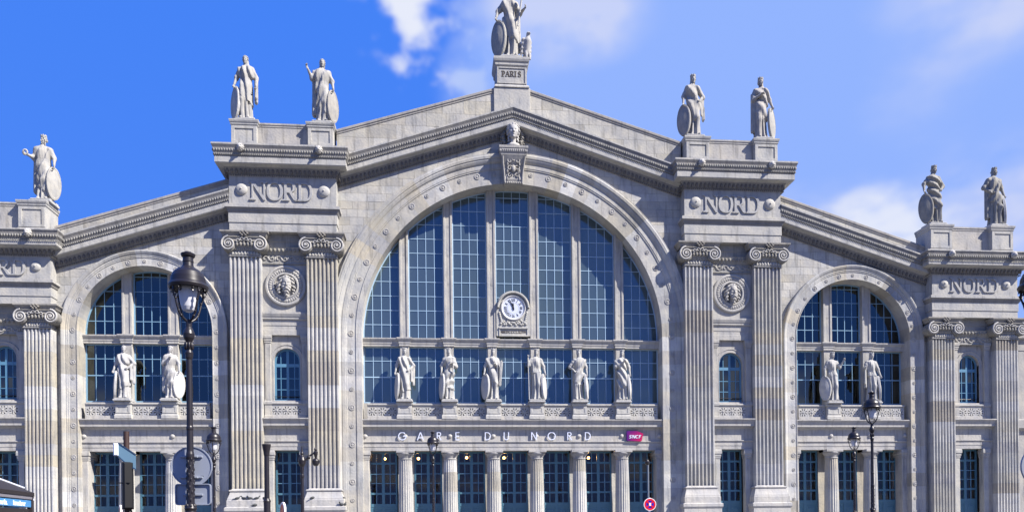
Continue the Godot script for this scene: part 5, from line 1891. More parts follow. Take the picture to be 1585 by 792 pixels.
func build_street() -> void:
	street_lamp(Vector3(-9.12, 0.0, 42.03), "nearest large iron street lamp left of the great arch, carrying round signs", true, 0.35)
	sign_backs(Vector3(-9.14, 2.53, 41.90), "blue grey back of a round traffic sign behind the nearest left lamp post")
	street_lamp(Vector3(8.42, 0.0, 30.27), "taller of the two street lamps before the right side bay")
	street_lamp(Vector3(12.96, 0.0, 21.11), "smaller farther street lamp just left of a taller lamp before the right bay", true, 0.7)
	street_lamp(Vector3(-13.72, -0.42, 24.48), "small street lamp just right of the big sign disc on the left", true, 1.1)
	street_lamp(Vector3(-5.71, 0.0, 19.36), "street lamp standing before the columns under the letter R of the station name", true, 0.35)
	street_lamp(Vector3(3.42, -0.14, 43.25), "street lamp cut off by the right edge of the photo", true, 0.0)
	sign_backs(Vector3(3.55, 2.39, 43.06), "dark sign disc cut off by the right edge of the photo")
	# traffic light seen from behind with a street name plate on top
	var t := thing("traffic_light", "dark traffic light seen from behind under a slanted street name plate", "traffic light", Vector3(-11.09, 0, 39.28))
	var rust := StandardMaterial3D.new()
	rust.albedo_color = Color(0.20, 0.12, 0.10)
	rust.roughness = 0.6
	var black := StandardMaterial3D.new()
	black.albedo_color = Color(0.03, 0.022, 0.022)
	black.roughness = 0.5
	var p := mk(Color.WHITE)
	p.tube(PackedVector3Array([Vector3(0.0, 0, 0), Vector3(0.0, 3.36, 0)]), PackedFloat32Array([0.05]), 12)
	part(t, "post", p, rust)
	var h := mk(Color.WHITE)
	h.xf = Transform3D(Basis(Vector3.UP, 0.5), Vector3(0.02, 0, 0.02))
	h.block(-0.09, 0.09, 1.95, 2.80, -0.07, 0.12, 0.03)
	for i in 3:
		h.tube(PackedVector3Array([Vector3(0.0, 2.62 - 0.23 * i, -0.07), Vector3(0, 2.62 - 0.23 * i, -0.20)]), PackedFloat32Array([0.075, 0.07]), 12)
	part(t, "signal_head", h, black)
	var br := mk(Color.WHITE)
	br.tube(PackedVector3Array([Vector3(0.07, 2.02, 0.05), Vector3(0.09, 1.9, 0.04), Vector3(0.03, 1.75, 0.0)]), PackedFloat32Array([0.018]), 6)
	br.block(-0.09, 0.10, 2.415, 2.43, 0.05, 0.15, 0.004)
	part(t, "bracket", br, black)
	var n := thing("street_name_plate", "pale blue street name plate hung obliquely from the traffic light post", "sign", Vector3(-11.10, 2.93, 39.36))
	n.rotation = Vector3(0, 0.25, 0)
	var plate := StandardMaterial3D.new()
	plate.albedo_color = Color(0.33, 0.44, 0.52)
	plate.roughness = 0.35
	var nm := mk(Color.WHITE)
	nm.extrude(PackedVector2Array([Vector2(-0.09, -0.03), Vector2(0.05, -0.17), Vector2(0.19, -0.26), Vector2(0.19, 0.02), Vector2(-0.09, 0.22)]), 0.03, -0.03, true)
	part(n, "plate", nm, plate)
	var rim := mk(Color.WHITE)
	rim.extrude(PackedVector2Array([Vector2(-0.09, 0.195), Vector2(0.19, -0.005), Vector2(0.19, 0.02), Vector2(-0.09, 0.22)]), 0.04, -0.04, true)
	rim.extrude(PackedVector2Array([Vector2(0.05, -0.19), Vector2(0.19, -0.28), Vector2(0.19, -0.25), Vector2(0.05, -0.16)]), 0.04, -0.04, true)
	rim.extrude(PackedVector2Array([Vector2(-0.09, -0.05), Vector2(0.05, -0.19), Vector2(0.05, -0.16), Vector2(-0.09, -0.02)]), 0.04, -0.04, true)
	var deep := StandardMaterial3D.new()
	deep.albedo_color = Color(0.10, 0.20, 0.32)
	part(n, "border", rim, deep)
	var cb := mk(Color.WHITE)
	cb.block(-0.17, -0.09, -0.02, 0.20, -0.05, 0.05, 0.015)
	var wm := StandardMaterial3D.new()
	wm.albedo_color = Color(0.85, 0.87, 0.92)
	part(n, "end_cap", cb, wm)
	# black post with a flared top
	var f := thing("black_post", "tall black post with a flared cup top left of the second doorway", "post", Vector3(-12.12, 0, 23.11))
	var fm := mk(Color.WHITE)
	fm.lathe(V2([0.20, 0.0, 0.20, 0.3, 0.13, 0.4, 0.13, 2.5, 0.15, 2.55, 0.10, 2.65, 0.095, 4.30, 0.11, 4.34, 0.12, 4.45, 0.17, 4.72, 0.17, 4.76, 0.0, 4.76]), Vector3.ZERO, 16)
	part(f, "shaft", fm, iron)
	# bracket lamp with a hanging globe
	var c := thing("bracket_lamp", "ornate black post with one side arm holding a hanging round lamp", "street lamp", Vector3(-12.16, 0, 15.07))
	var cm := mk(Color.WHITE)
	cm.lathe(V2([0.22, 0.0, 0.22, 0.4, 0.12, 0.6, 0.10, 1.6, 0.13, 1.7, 0.085, 1.85, 0.07, 3.9, 0.10, 3.95, 0.10, 4.05, 0.07, 4.1, 0.09, 4.45, 0.17, 4.60, 0.19, 4.78, 0.14, 4.92, 0.10, 4.98, 0.06, 5.05, 0.09, 5.12, 0.05, 5.2, 0.02, 5.45, 0.0, 5.48]), Vector3.ZERO, 14)
	part(c, "post", cm, iron)
	var ca := mk(Color.WHITE)
	ca.tube(PackedVector3Array([Vector3(0.1, 4.80, 0), Vector3(0.26, 4.86, 0.0), Vector3(0.40, 5.02, 0), Vector3(0.56, 5.12, 0), Vector3(0.66, 5.16, 0)]), PackedFloat32Array([0.05, 0.06, 0.045, 0.04, 0.04]), 8)
	ca.ball(Vector3(0.32, 4.92, 0), Vector3(0.09, 0.09, 0.09))
	ca.lathe(V2([0.04, 4.86, 0.06, 4.95, 0.10, 5.08, 0.11, 5.18, 0.06, 5.24, 0.08, 5.32, 0.03, 5.42, 0.0, 5.62]), Vector3(0.66, 0, 0), 10)
	part(c, "arm", ca, iron)
	var cg := mk(Color.WHITE)
	cg.lathe(V2([0.0, 4.48, 0.10, 4.51, 0.165, 4.60, 0.175, 4.70, 0.19, 4.74, 0.15, 4.82, 0.06, 4.88, 0.0, 4.88]), Vector3(0.66, 0, 0), 16)
	part(c, "globe", cg, iron)
	# no stopping sign and the thin pole with a dome above it
	var s := thing("no_stopping_sign", "round red ringed blue no stopping sign before the right door", "traffic sign", Vector3(2.70, 0, 24.51))
	var red := StandardMaterial3D.new()
	red.albedo_color = Color(0.80, 0.04, 0.12)
	red.roughness = 0.35
	var blue := StandardMaterial3D.new()
	blue.albedo_color = Color(0.06, 0.07, 0.62)
	blue.roughness = 0.35
	var w := StandardMaterial3D.new()
	w.albedo_color = Color(0.92, 0.88, 0.88)
	w.roughness = 0.35
	var y := 2.26
	var sm := mk(Color.WHITE)
	sm.tube(PackedVector3Array([Vector3(0, 0, -0.05), Vector3(0, 2.52, -0.05)]), PackedFloat32Array([0.03]), 10)
	part(s, "post", sm, StandardMaterial3D.new())
	var sr := mk(Color.WHITE)
	sr.lathe(V2([0.245, -0.02, 0.245, 0.02, 0.225, 0.022]), Vector3(0, y, 0), 36, "z")
	part(s, "white_edge", sr, w)
	var s2 := mk(Color.WHITE)
	s2.lathe(V2([0.225, 0.0, 0.225, 0.018, 0.155, 0.018]), Vector3(0, y, 0), 36, "z")
	s2.xf = Transform3D(Basis(Vector3(0, 0, 1), 0.785), Vector3(0, y, 0))
	s2.box(-0.165, 0.165, -0.028, 0.028, 0.0, 0.023)
	s2.box(-0.028, 0.028, -0.165, 0.165, 0.0, 0.0235)
	part(s, "red_ring_and_cross", s2, red)
	var s3 := mk(Color.WHITE)
	s3.lathe(V2([0.157, 0.0, 0.157, 0.014, 0.0, 0.014]), Vector3(0, y, 0), 36, "z")
	s3.lathe(V2([0.0, -0.018, 0.244, -0.018]), Vector3(0, y, 0), 36, "z")
	part(s, "blue_field", s3, blue)
	var s4 := mk(Color.WHITE)
	s4.block(-0.038, 0.038, y - 0.055, y + 0.055, 0.02, 0.030, 0.003)
	part(s, "white_patch", s4, w)
	var d := thing("thin_pole", "thin grey pole with a dark dome head before the rightmost door of the great arch", "pole", Vector3(6.68, 0, 9.8))
	var dm := mk(Color.WHITE)
	dm.tube(PackedVector3Array([Vector3(0.03, 0, 0), Vector3(0.02, 4.95, 0)]), PackedFloat32Array([0.045]), 8)
	var gp := StandardMaterial3D.new()
	gp.albedo_color = Color(0.42, 0.44, 0.48)
	gp.roughness = 0.5
	part(d, "pole", dm, gp)
	var dd := mk(Color.WHITE)
	dd.lathe(V2([0.0, 4.86, 0.08, 4.88, 0.13, 4.96, 0.14, 5.04, 0.09, 5.10, 0.06, 5.16, 0.0, 5.18]), Vector3(-0.02, 0, 0), 14)
	part(d, "dome", dd, iron)
	# two round road signs seen nearly edge on, low in the view
	for q in [[Vector3(-10.75, 0, 27.0), 2.10, "white rimmed round road sign seen nearly edge on beside the black post"], [Vector3(-16.05, 0, 27.0), 2.05, "white rimmed round road sign seen nearly edge on at lower left below the doors"]]:
		var e := thing("round_road_sign", q[2], "traffic sign", q[0], "road signs turned edge on")
		e.rotation.y = -1.12
		var em := mk(Color.WHITE)
		em.lathe(V2([0.30, -0.03, 0.30, 0.03, 0.235, 0.035]), Vector3(0, q[1], 0), 32, "z")
		part(e, "white_rim", em, w)
		var ei := mk(Color.WHITE)
		ei.lathe(V2([0.24, 0.0, 0.24, 0.028, 0.0, 0.028]), Vector3(0, q[1], 0), 32, "z")
		ei.lathe(V2([0.0, -0.028, 0.3, -0.028]), Vector3(0, q[1], 0), 32, "z")
		part(e, "red_face", ei, red)
		var ep := mk(Color.WHITE)
		ep.tube(PackedVector3Array([Vector3(0, 0, -0.06), Vector3(0, q[1] + 0.2, -0.06)]), PackedFloat32Array([0.03]), 8)
		part(e, "post", ep, iron)
	build_kiosk()
	build_pigeons()


func build_kiosk() -> void:
	var t := thing("kiosk", "dark roofed street kiosk with a pale blue lettered sign band, lower left corner", "kiosk", Vector3(-18.58, 0, 32.98))
	t.rotation.y = 1.772
	var brown := StandardMaterial3D.new()
	brown.albedo_color = Color(0.13, 0.11, 0.12)
	brown.roughness = 0.55
	var silver := StandardMaterial3D.new()
	silver.albedo_color = Color(0.85, 0.86, 0.9)
	silver.metallic = 0.5
	silver.roughness = 0.35
	var grey := StandardMaterial3D.new()
	grey.albedo_color = Color(0.46, 0.45, 0.48)
	grey.roughness = 0.5
	var half := 1.95
	var body := mk(Color.WHITE)
	for c in [[-1.0, -1.0], [1.0, -1.0], [1.0, 1.0], [-1.0, 1.0]]:
		body.block(c[0] * half - 0.07, c[0] * half + 0.07, 0.0, 2.62, c[1] * half - 0.07, c[1] * half + 0.07, 0.015)
	body.box(-half + 0.05, half - 0.05, 0.0, 1.0, -half + 0.05, half - 0.05)
	body.box(-half + 0.1, half - 0.1, 2.0, 2.16, -half + 0.1, half)
	part(t, "frame", body, brown)
	var inside := mk(Color.WHITE)
	inside.block(-1.5, -0.2, 1.0, 2.0, 1.2, 1.8, 0.05)
	inside.block(0.0, 1.2, 1.0, 1.9, 1.0, 1.7, 0.05)
	var goods := StandardMaterial3D.new()
	goods.albedo_color = Color(0.75, 0.78, 0.80)
	part(t, "display_shelves", inside, goods)
	var band := mk(Color.WHITE)
	band.block(-half, half - 0.09, 2.20, 2.40, half - 0.1, half + 0.04, 0.01)
	var lit := StandardMaterial3D.new()
	lit.albedo_color = Color(0.25, 0.52, 0.74)
	lit.roughness = 0.3
	part(t, "sign_band", band, lit)
	var wl := StandardMaterial3D.new()
	wl.albedo_color = Color(0.88, 0.93, 0.97)
	# two short white words, too worn and far off to read
	for word in [[0.32, 8], [-1.45, 10]]:
		var wm := mk(Color.WHITE)
		for k in word[1]:
			var x: float = word[0] + k * 0.13
			var tall := 0.13 if k % 4 == 0 else 0.095
			wm.box(x, x + 0.03, 2.235, 2.235 + tall, half + 0.03, half + 0.052)
			wm.box(x + 0.03, x + 0.09, 2.235 + (0.0 if k % 3 == 0 else 0.07), 2.26 + (0.0 if k % 3 == 0 else 0.07), half + 0.03, half + 0.052)
			if k % 2 == 0:
				wm.box(x + 0.075, x + 0.10, 2.237, 2.32, half + 0.03, half + 0.051)
		part(t, "sign_lettering", wm, wl, Vector3.ZERO, true)
	var g := mk(Color.WHITE)
	g.block(-half - 0.05, half + 0.02, 2.42, 2.52, -half - 0.02, half + 0.06, 0.01)
	part(t, "gutter", g, grey)
	var r := mk(Color.WHITE)
	var e := half + 0.08
	r.box(-e, e, 2.52, 2.62, -e, e)
	var top := Vector3(0, 3.62, 0)
	for i in 4:
		var c: Array = [[-1.0, -1.0], [1.0, -1.0], [1.0, 1.0], [-1.0, 1.0]]
		var a := Vector3(c[i][0] * e, 2.62, c[i][1] * e)
		var b := Vector3(c[(i + 1) % 4][0] * e, 2.62, c[(i + 1) % 4][1] * e)
		r.tri(b, a, top)
	part(t, "roof", r, brown)
	var ed := mk(Color.WHITE)
	ed.tube(PackedVector3Array([Vector3(e * 0.90, 2.62 + 0.1 + 0.03, e * 0.90), top + Vector3(0, 0.03, 0)]), PackedFloat32Array([0.032]), 8)
	part(t, "roof_hip", ed, silver)
	var kn := mk(Color.WHITE)
	kn.ball(Vector3(half + 0.05, 2.42, half + 0.03), Vector3(0.06, 0.06, 0.06))
	part(t, "corner_knob", kn, silver)


func build_pigeons() -> void:
	var m := mk(Color(0.035, 0.036, 0.042))
	var f := func(p: Vector3) -> float:
		var d := ell(p, Vector3(0, 0.10, 0), Vector3(0.13, 0.075, 0.075))
		d = smin(d, RootTools.cap(p, Vector3(0.08, 0.13, 0), Vector3(0.135, 0.20, 0), 0.05, 0.032), 0.03)
		d = smin(d, ell(p, Vector3(0.142, 0.215, 0), Vector3(0.042, 0.036, 0.034)), 0.015)
		d = smin(d, RootTools.cap(p, Vector3(0.17, 0.212, 0), Vector3(0.205, 0.20, 0), 0.012, 0.005), 0.01)
		d = smin(d, ell(p, Vector3(-0.17, 0.075, 0), Vector3(0.11, 0.02, 0.045)), 0.03)
		for s in [-1.0, 1.0]:
			d = smin(d, ell(p, Vector3(-0.03, 0.105, s * 0.062), Vector3(0.13, 0.05, 0.022)), 0.01)
			d = minf(d, RootTools.cap(p, Vector3(0.01, 0.05, s * 0.03), Vector3(0.02, 0.0, s * 0.032), 0.008, 0.008))
		return d
	nets(m, f, Vector3(-0.30, -0.02, -0.12), Vector3(0.24, 0.28, 0.12), 0.013)
	var me := m.mesh()
	var mat := StandardMaterial3D.new()
	mat.vertex_color_use_as_albedo = true
	mat.roughness = 0.7
	var spots := [[-19.02, 3.30, 0.22, 0.3, "leftmost dark pigeon on the base of the pilaster left of the black post"], [-18.62, 3.30, 0.22, 2.9, "second pigeon from the left on the pilaster base left of the black post"], [-18.20, 3.30, 0.22, 3.5, "third pigeon from the left on the pilaster base left of the black post"], [-17.74, 3.30, 0.22, 0.2, "fourth pigeon from the left, near the right end of the pilaster base"], [-17.28, 3.30, 0.2, 2.6, "pigeon at the corner of the pilaster base right behind the black post"], [-17.85, 2.84, 0.3, 0.5, "lone pigeon one ledge lower on the base left of the black post"], [-14.02, 3.30, 0.22, 0.8, "pigeon on the left end of the base beside the bracket lamp"], [-12.12, 3.30, 0.1, 2.7, "upper pigeon at the right corner of the base beside the great arch"], [-12.10, 2.84, 0.3, 3.9, "lower pigeon left of a pair on the ledge beside the great arch"], [-11.92, 2.84, 0.1, 1.2, "lower pigeon right of a pair on the ledge beside the great arch"]]
	for s in spots:
		var o := MeshInstance3D.new()
		o.name = "pigeon"
		o.mesh = me
		o.material_override = mat
		o.position = Vector3(s[0], s[1], s[2])
		o.rotation.y = s[3]
		o.scale = Vector3(1.25, 1.25, 1.25)
		add_child(o, true)
		o.set_meta("label", s[4])
		o.set_meta("category", "pigeon")
		o.set_meta("group", "pigeons on the pilaster bases")


func build_statues() -> void:
	var roof := "statues on the roof line"
	var low := "statues in front of the arched windows"
	var H := 4.80
	var z := -0.85
	statue(Vector3(-18.40, 29.15, z), H, "roof statue with a hand on a shield at left, left pavilion beside the arch", roof, {"left": "shield", "right": "down", "shield": -1, "wide": 0.7, "ph": 0.4, "turn": -0.15, "hem": 0.30, "slope": -0.6, "dir": Vector2(0.95, 0.3), "drape": 1, "knee": -1.0, "head": "plain", "tone": Color(0.375, 0.367, 0.352)})
	statue(Vector3(-13.25, 29.15, z), H, "roof statue raising its right hand, oval shield on its other side", roof, {"left": "raised", "right": "shield", "shield": 1, "wide": 0.6, "ph": 1.7, "turn": 0.12, "hem": 0.16, "slope": -0.8, "dir": Vector2(0.85, -0.45), "cloak": -1, "head": "plain", "tone": Color(0.375, 0.367, 0.352), "shield_tone": Color(0.322, 0.311, 0.294)})
	statue(Vector3(0.0, 34.64, -1.6), 5.35, "crowning statue on the summit pedestal with round shield and eagle", roof, {"left": "far", "right": "out", "shield": -1, "wide": 0.95, "shield_size": 1.05, "ph": 2.6, "hem": 0.26, "slope": -0.5, "dir": Vector2(0.95, 0.25), "holds": "sceptre", "cloak": 1, "tone": Color(0.383, 0.371, 0.352), "shield_tone": Color(0.341, 0.330, 0.313)})
	statue(Vector3(13.25, 29.15, z), H, "roof statue with shield at left and hand on hip, right of the summit", roof, {"left": "shield", "right": "hip", "shield": -1, "wide": 0.75, "ph": 3.3, "turn": 0.1, "hem": 0.24, "slope": 0.7, "dir": Vector2(0.9, 0.4), "drape": 1, "tone": Color(0.375, 0.363, 0.344), "shield_tone": Color(0.300, 0.294, 0.289)})
	statue(Vector3(18.40, 29.15, z), H, "roof statue with arm across the waist and rough shield at right, right pavilion", roof, {"left": "front", "right": "shield", "shield": 1, "wide": 0.85, "ph": 4.1, "turn": 0.35, "hem": 0.34, "slope": -0.7, "dir": Vector2(0.8, 0.6), "cloak": -1, "knee": -1.0, "tone": Color(0.357, 0.345, 0.327), "shield_tone": Color(0.363, 0.353, 0.337)})
	statue(Vector3(-31.75, 23.29, z), H * 0.97, "leftmost roof statue, holding out a wreath, tall shield at right", roof, {"left": "out", "right": "shield", "shield": 1, "wide": 0.45, "ph": 5.2, "turn": -0.6, "hem": 0.14, "slope": -0.7, "dir": Vector2(0.8, -0.55), "shield_tone": Color(0.37, 0.362, 0.345), "tone": Color(0.39, 0.382, 0.366), "holds": "wreath", "cloak": -1})
	statue(Vector3(31.77, 23.29, z), H * 0.97, "grey roof statue above the right outer pavilion, left one, hand on a large oval shield", roof, {"left": "far", "right": "hip", "shield": -1, "wide": 0.8, "ph": 6.0, "turn": 0.4, "hem": 0.25, "slope": 0.25, "dir": Vector2(0.25, 0.95), "tone": Color(0.293, 0.283, 0.266), "shield_tone": Color(0.29, 0.275, 0.25)})
	statue(Vector3(36.60, 23.29, z), H * 0.97, "rightmost roof statue, hand on hip, grey, shield edge at right", roof, {"left": "hip", "right": "down", "shield": 1, "wide": 0.25, "ph": 6.9, "turn": 0.5, "hem": 0.32, "slope": -0.8, "dir": Vector2(0.7, -0.6), "cloak": -1, "tone": Color(0.293, 0.283, 0.266)})
	var h := 3.84
	var zz := -0.95
	var y := 10.09
	statue(Vector3(-7.80, y, zz), h, "first statue from the left in the great arch, cloth over its bent arm", low, {"left": "shield", "right": "hip", "shield": -1, "wide": 0.1, "ph": 0.9, "turn": 0.25, "hem": 0.14, "slope": 0.35, "dir": Vector2(0.9, 0.35), "drape": 1})
	statue(Vector3(-4.65, y, zz), h, "second statue from the left in the great arch, holding a short sword upright", low, {"left": "down", "right": "front", "shield": -1, "wide": 0.2, "ph": 2.1, "turn": 0.2, "hem": 0.20, "slope": -0.25, "dir": Vector2(0.6, -0.8), "holds": "sword", "knee": -1.0})
	statue(Vector3(-1.55, y, zz), h, "third statue from the left in the great arch, below the clock, holding a bundle", low, {"left": "shield", "right": "front", "shield": -1, "wide": 0.55, "ph": 3.0, "turn": 0.05, "hem": 0.33, "slope": -0.55, "dir": Vector2(0.9, 0.3), "holds": "bundle", "drape": 1})
	statue(Vector3(1.55, y, zz), h, "fourth statue in the great arch, holding a tall staff at left", low, {"left": "staff", "right": "shield", "shield": 1, "wide": 0.35, "ph": 3.9, "turn": -0.1, "hem": 0.52, "slope": 0.15, "dir": Vector2(0.95, 0.15), "holds": "staff", "wrap": 0.6})
	statue(Vector3(4.65, y, zz), h, "fifth statue in the great arch, both arms wrapped, narrow shield at right", low, {"left": "hip", "right": "down", "shield": 1, "wide": 0.12, "ph": 4.8, "turn": 0.1, "hem": 0.30, "slope": -0.3, "dir": Vector2(0.7, -0.65), "knee": -1.0})
	statue(Vector3(7.80, y, zz), h, "sixth and rightmost statue in the great arch, arm folded over its chest", low, {"left": "chest", "right": "down", "shield": 1, "wide": 0.1, "ph": 5.7, "turn": -0.25, "hem": 0.24, "slope": 0.4, "dir": Vector2(0.75, 0.65)})
	statue(Vector3(-26.75, y, zz), h, "left statue in the left side bay, hand on hip and narrow shield at left", low, {"left": "shield", "right": "hip", "shield": -1, "wide": 0.1, "ph": 1.2, "turn": 0.2, "hem": 0.18, "slope": 0.4, "dir": Vector2(0.9, 0.3), "head": "plain", "tone": Color(0.410, 0.407, 0.405), "drape": 1})
	statue(Vector3(-23.69, y, zz), h, "right statue in the left side bay, broad oval shield at right", low, {"left": "chest", "right": "shield", "shield": 1, "wide": 0.8, "ph": 2.4, "turn": -0.2, "hem": 0.18, "slope": -0.6, "dir": Vector2(0.7, -0.6), "head": "plain", "tone": Color(0.410, 0.407, 0.405), "shield_tone": Color(0.508, 0.502, 0.498), "cloak": -1})
	statue(Vector3(23.69, y, zz), h, "left statue in the right side bay, raised forearm, wide shield at left", low, {"left": "shield", "right": "raised", "shield": -1, "wide": 0.85, "ph": 3.5, "turn": 0.35, "hem": 0.50, "slope": 0.0, "dir": Vector2(0.95, 0.2), "wrap": 0.5})
	statue(Vector3(26.75, y, zz), h, "right statue in the right side bay behind the street lamp, forearm held out", low, {"left": "out", "right": "shield", "shield": 1, "wide": 0.2, "ph": 4.4, "turn": 0.1, "hem": 0.50, "slope": 0.0, "dir": Vector2(0.95, 0.2), "wrap": 0.5, "drape": -1})


func carve(i: int) -> void:
	nets(carving[i][1], carving[i][2].sd, Vector3(-0.33, -0.012, -0.16), Vector3(0.33, 0.96, 0.22), 0.0118)


func carve_all() -> void:
	var job := WorkerThreadPool.add_group_task(carve, carving.size())
	WorkerThreadPool.wait_for_group_task_completion(job)
	for c in carving:
		part(c[0], "figure", c[1], statue_stone)


func build_hall_lamps() -> void:
	var glow := StandardMaterial3D.new()
	glow.albedo_color = Color(1.0, 0.9, 0.7)
	glow.emission_enabled = true
	glow.emission = Color(1.0, 0.72, 0.42)
	glow.emission_energy_multiplier = 5.0
	var list := [[-9.40, 6.36, "leftmost glowing hall lamp, in the first doorway of the great arch"], [-6.95, 6.36, "glowing hall lamp in the second doorway of the great arch"], [-3.40, 6.42, "dim glowing hall lamp in the third doorway of the great arch"], [-0.62, 6.40, "glowing hall lamp in the middle doorway of the great arch"], [5.76, 6.38, "rightmost glowing hall lamp, in the sixth doorway of the great arch"]]
	for l in list:
		var t := thing("hall_lamp", l[2], "lamp", Vector3(l[0], l[1], -3.4), "lamps glowing inside the entrance hall")
		var b := mk(Color.WHITE)
		b.ball(Vector3.ZERO, Vector3(0.10, 0.10, 0.10), 12, 8)
		part(t, "lamp_bulb", b, glow)
		var r := mk(Color.WHITE)
		r.tube(PackedVector3Array([Vector3(0, 0.1, 0), Vector3(0, 8.2 - l[1], 0)]), PackedFloat32Array([0.012]), 6)
		part(t, "rod", r, iron)
		var o := OmniLight3D.new()
		o.name = "lamp_light"
		o.position = Vector3(0, 0, 0.14)
		o.light_color = Color(1.0, 0.75, 0.45)
		o.light_energy = 0.35
		o.light_size = 0.1
		o.omni_range = 14.0
		o.omni_attenuation = 2.0
		o.shadow_enabled = true
		t.add_child(o)


func noise_image(size: int, freq: float, octaves: int, sd: int, kind := FastNoiseLite.TYPE_SIMPLEX_SMOOTH) -> PackedByteArray:
	var n := FastNoiseLite.new()
	n.seed = sd
	n.noise_type = kind
	n.frequency = freq
	n.fractal_octaves = octaves
	var im := n.get_seamless_image(size, size)
	im.convert(Image.FORMAT_L8)
	return im.get_data()


func make_materials() -> void:
	var s := 512
	var a := noise_image(s, 0.008, 5, 11)
	var b := noise_image(s, 0.05, 4, 23)
	var c := noise_image(s, 0.012, 3, 37)
	var bytes := PackedByteArray()
	bytes.resize(s * s * 3)
	var streak := PackedByteArray()
	streak.resize(s * s)
	for y in s:
		for x in s:
			var i := y * s + x
			var big := a[i] / 255.0 - 0.5
			var fine := b[i] / 255.0 - 0.5
			var st := clampf((c[i] / 255.0 - 0.56) * 2.6, 0.0, 1.0)
			streak[i] = int(255.0 * (1.0 - 0.13 * st * st * (3.0 - 2.0 * st)))
			var v := 0.93 + 0.14 * big + 0.05 * fine
			var warm := 0.06 * big
			bytes[i * 3] = int(clampf(v + warm * 0.4, 0, 1) * 255)
			bytes[i * 3 + 1] = int(clampf(v, 0, 1) * 255)
			bytes[i * 3 + 2] = int(clampf(v - warm, 0, 1) * 255)
	var im := Image.create_from_data(s, s, false, Image.FORMAT_RGB8, bytes)
	var tex := ImageTexture.create_from_image(im)
	var sim := Image.create_from_data(s, s, false, Image.FORMAT_L8, streak)
	sim.convert(Image.FORMAT_RGB8)
	var stex := ImageTexture.create_from_image(sim)
	var bump := Image.create_from_data(s, s, false, Image.FORMAT_L8, b)
	bump.convert(Image.FORMAT_RGBA8)
	bump.bump_map_to_normal_map(3.0)
	var ntex := ImageTexture.create_from_image(bump)
	for k in 2:
		var m := StandardMaterial3D.new()
		m.vertex_color_use_as_albedo = true
		m.albedo_texture = tex
		m.uv1_triplanar = true
		m.uv1_world_triplanar = true
		m.uv1_scale = Vector3.ONE * (0.17 if k == 0 else 0.5)
		m.roughness = 0.92
		m.detail_enabled = true
		m.detail_blend_mode = BaseMaterial3D.BLEND_MODE_MUL
		m.detail_albedo = stex
		m.detail_uv_layer = BaseMaterial3D.DETAIL_UV_2
		m.uv2_triplanar = true
		m.uv2_world_triplanar = true
		m.uv2_scale = Vector3(0.42, 0.045, 0.42) if k == 0 else Vector3(0.9, 0.16, 0.9)
		m.metallic_specular = 0.25
		m.normal_enabled = true
		m.normal_texture = ntex
		m.normal_scale = 0.28 if k == 0 else 0.3
		if k == 0:
			stone = m
		else:
			statue_stone = m
	lettering = stone.duplicate()
	lettering.vertex_color_use_as_albedo = false
	lettering.albedo_color = Color(0.665, 0.663, 0.66)
	paint = StandardMaterial3D.new()
	paint.vertex_color_use_as_albedo = true
	paint.roughness = 0.45
	pane_glass = StandardMaterial3D.new()
	pane_glass.albedo_color = Color(0.355, 0.425, 0.46)
	pane_glass.metallic = 0.62
	pane_glass.roughness = 0.1
	clear_glass = StandardMaterial3D.new()
	clear_glass.albedo_color = Color(0.325, 0.34, 0.34)
	clear_glass.metallic = 1.0
	clear_glass.roughness = 0.04
	door_glass = StandardMaterial3D.new()
	door_glass.albedo_color = Color(0.1, 0.12, 0.15, 0.06)
	door_glass.transparency = BaseMaterial3D.TRANSPARENCY_ALPHA
	door_glass.roughness = 0.02
	door_glass.metallic_specular = 0.7
	iron = StandardMaterial3D.new()
	iron.albedo_color = Color(0.125, 0.112, 0.13)
	iron.roughness = 0.38
	iron.metallic = 0.1
	dark = StandardMaterial3D.new()
	dark.albedo_color = Color(0.1, 0.1, 0.1)
	dark.roughness = 0.9
	lead = StandardMaterial3D.new()
	lead.vertex_color_use_as_albedo = true
	lead.roughness = 0.6


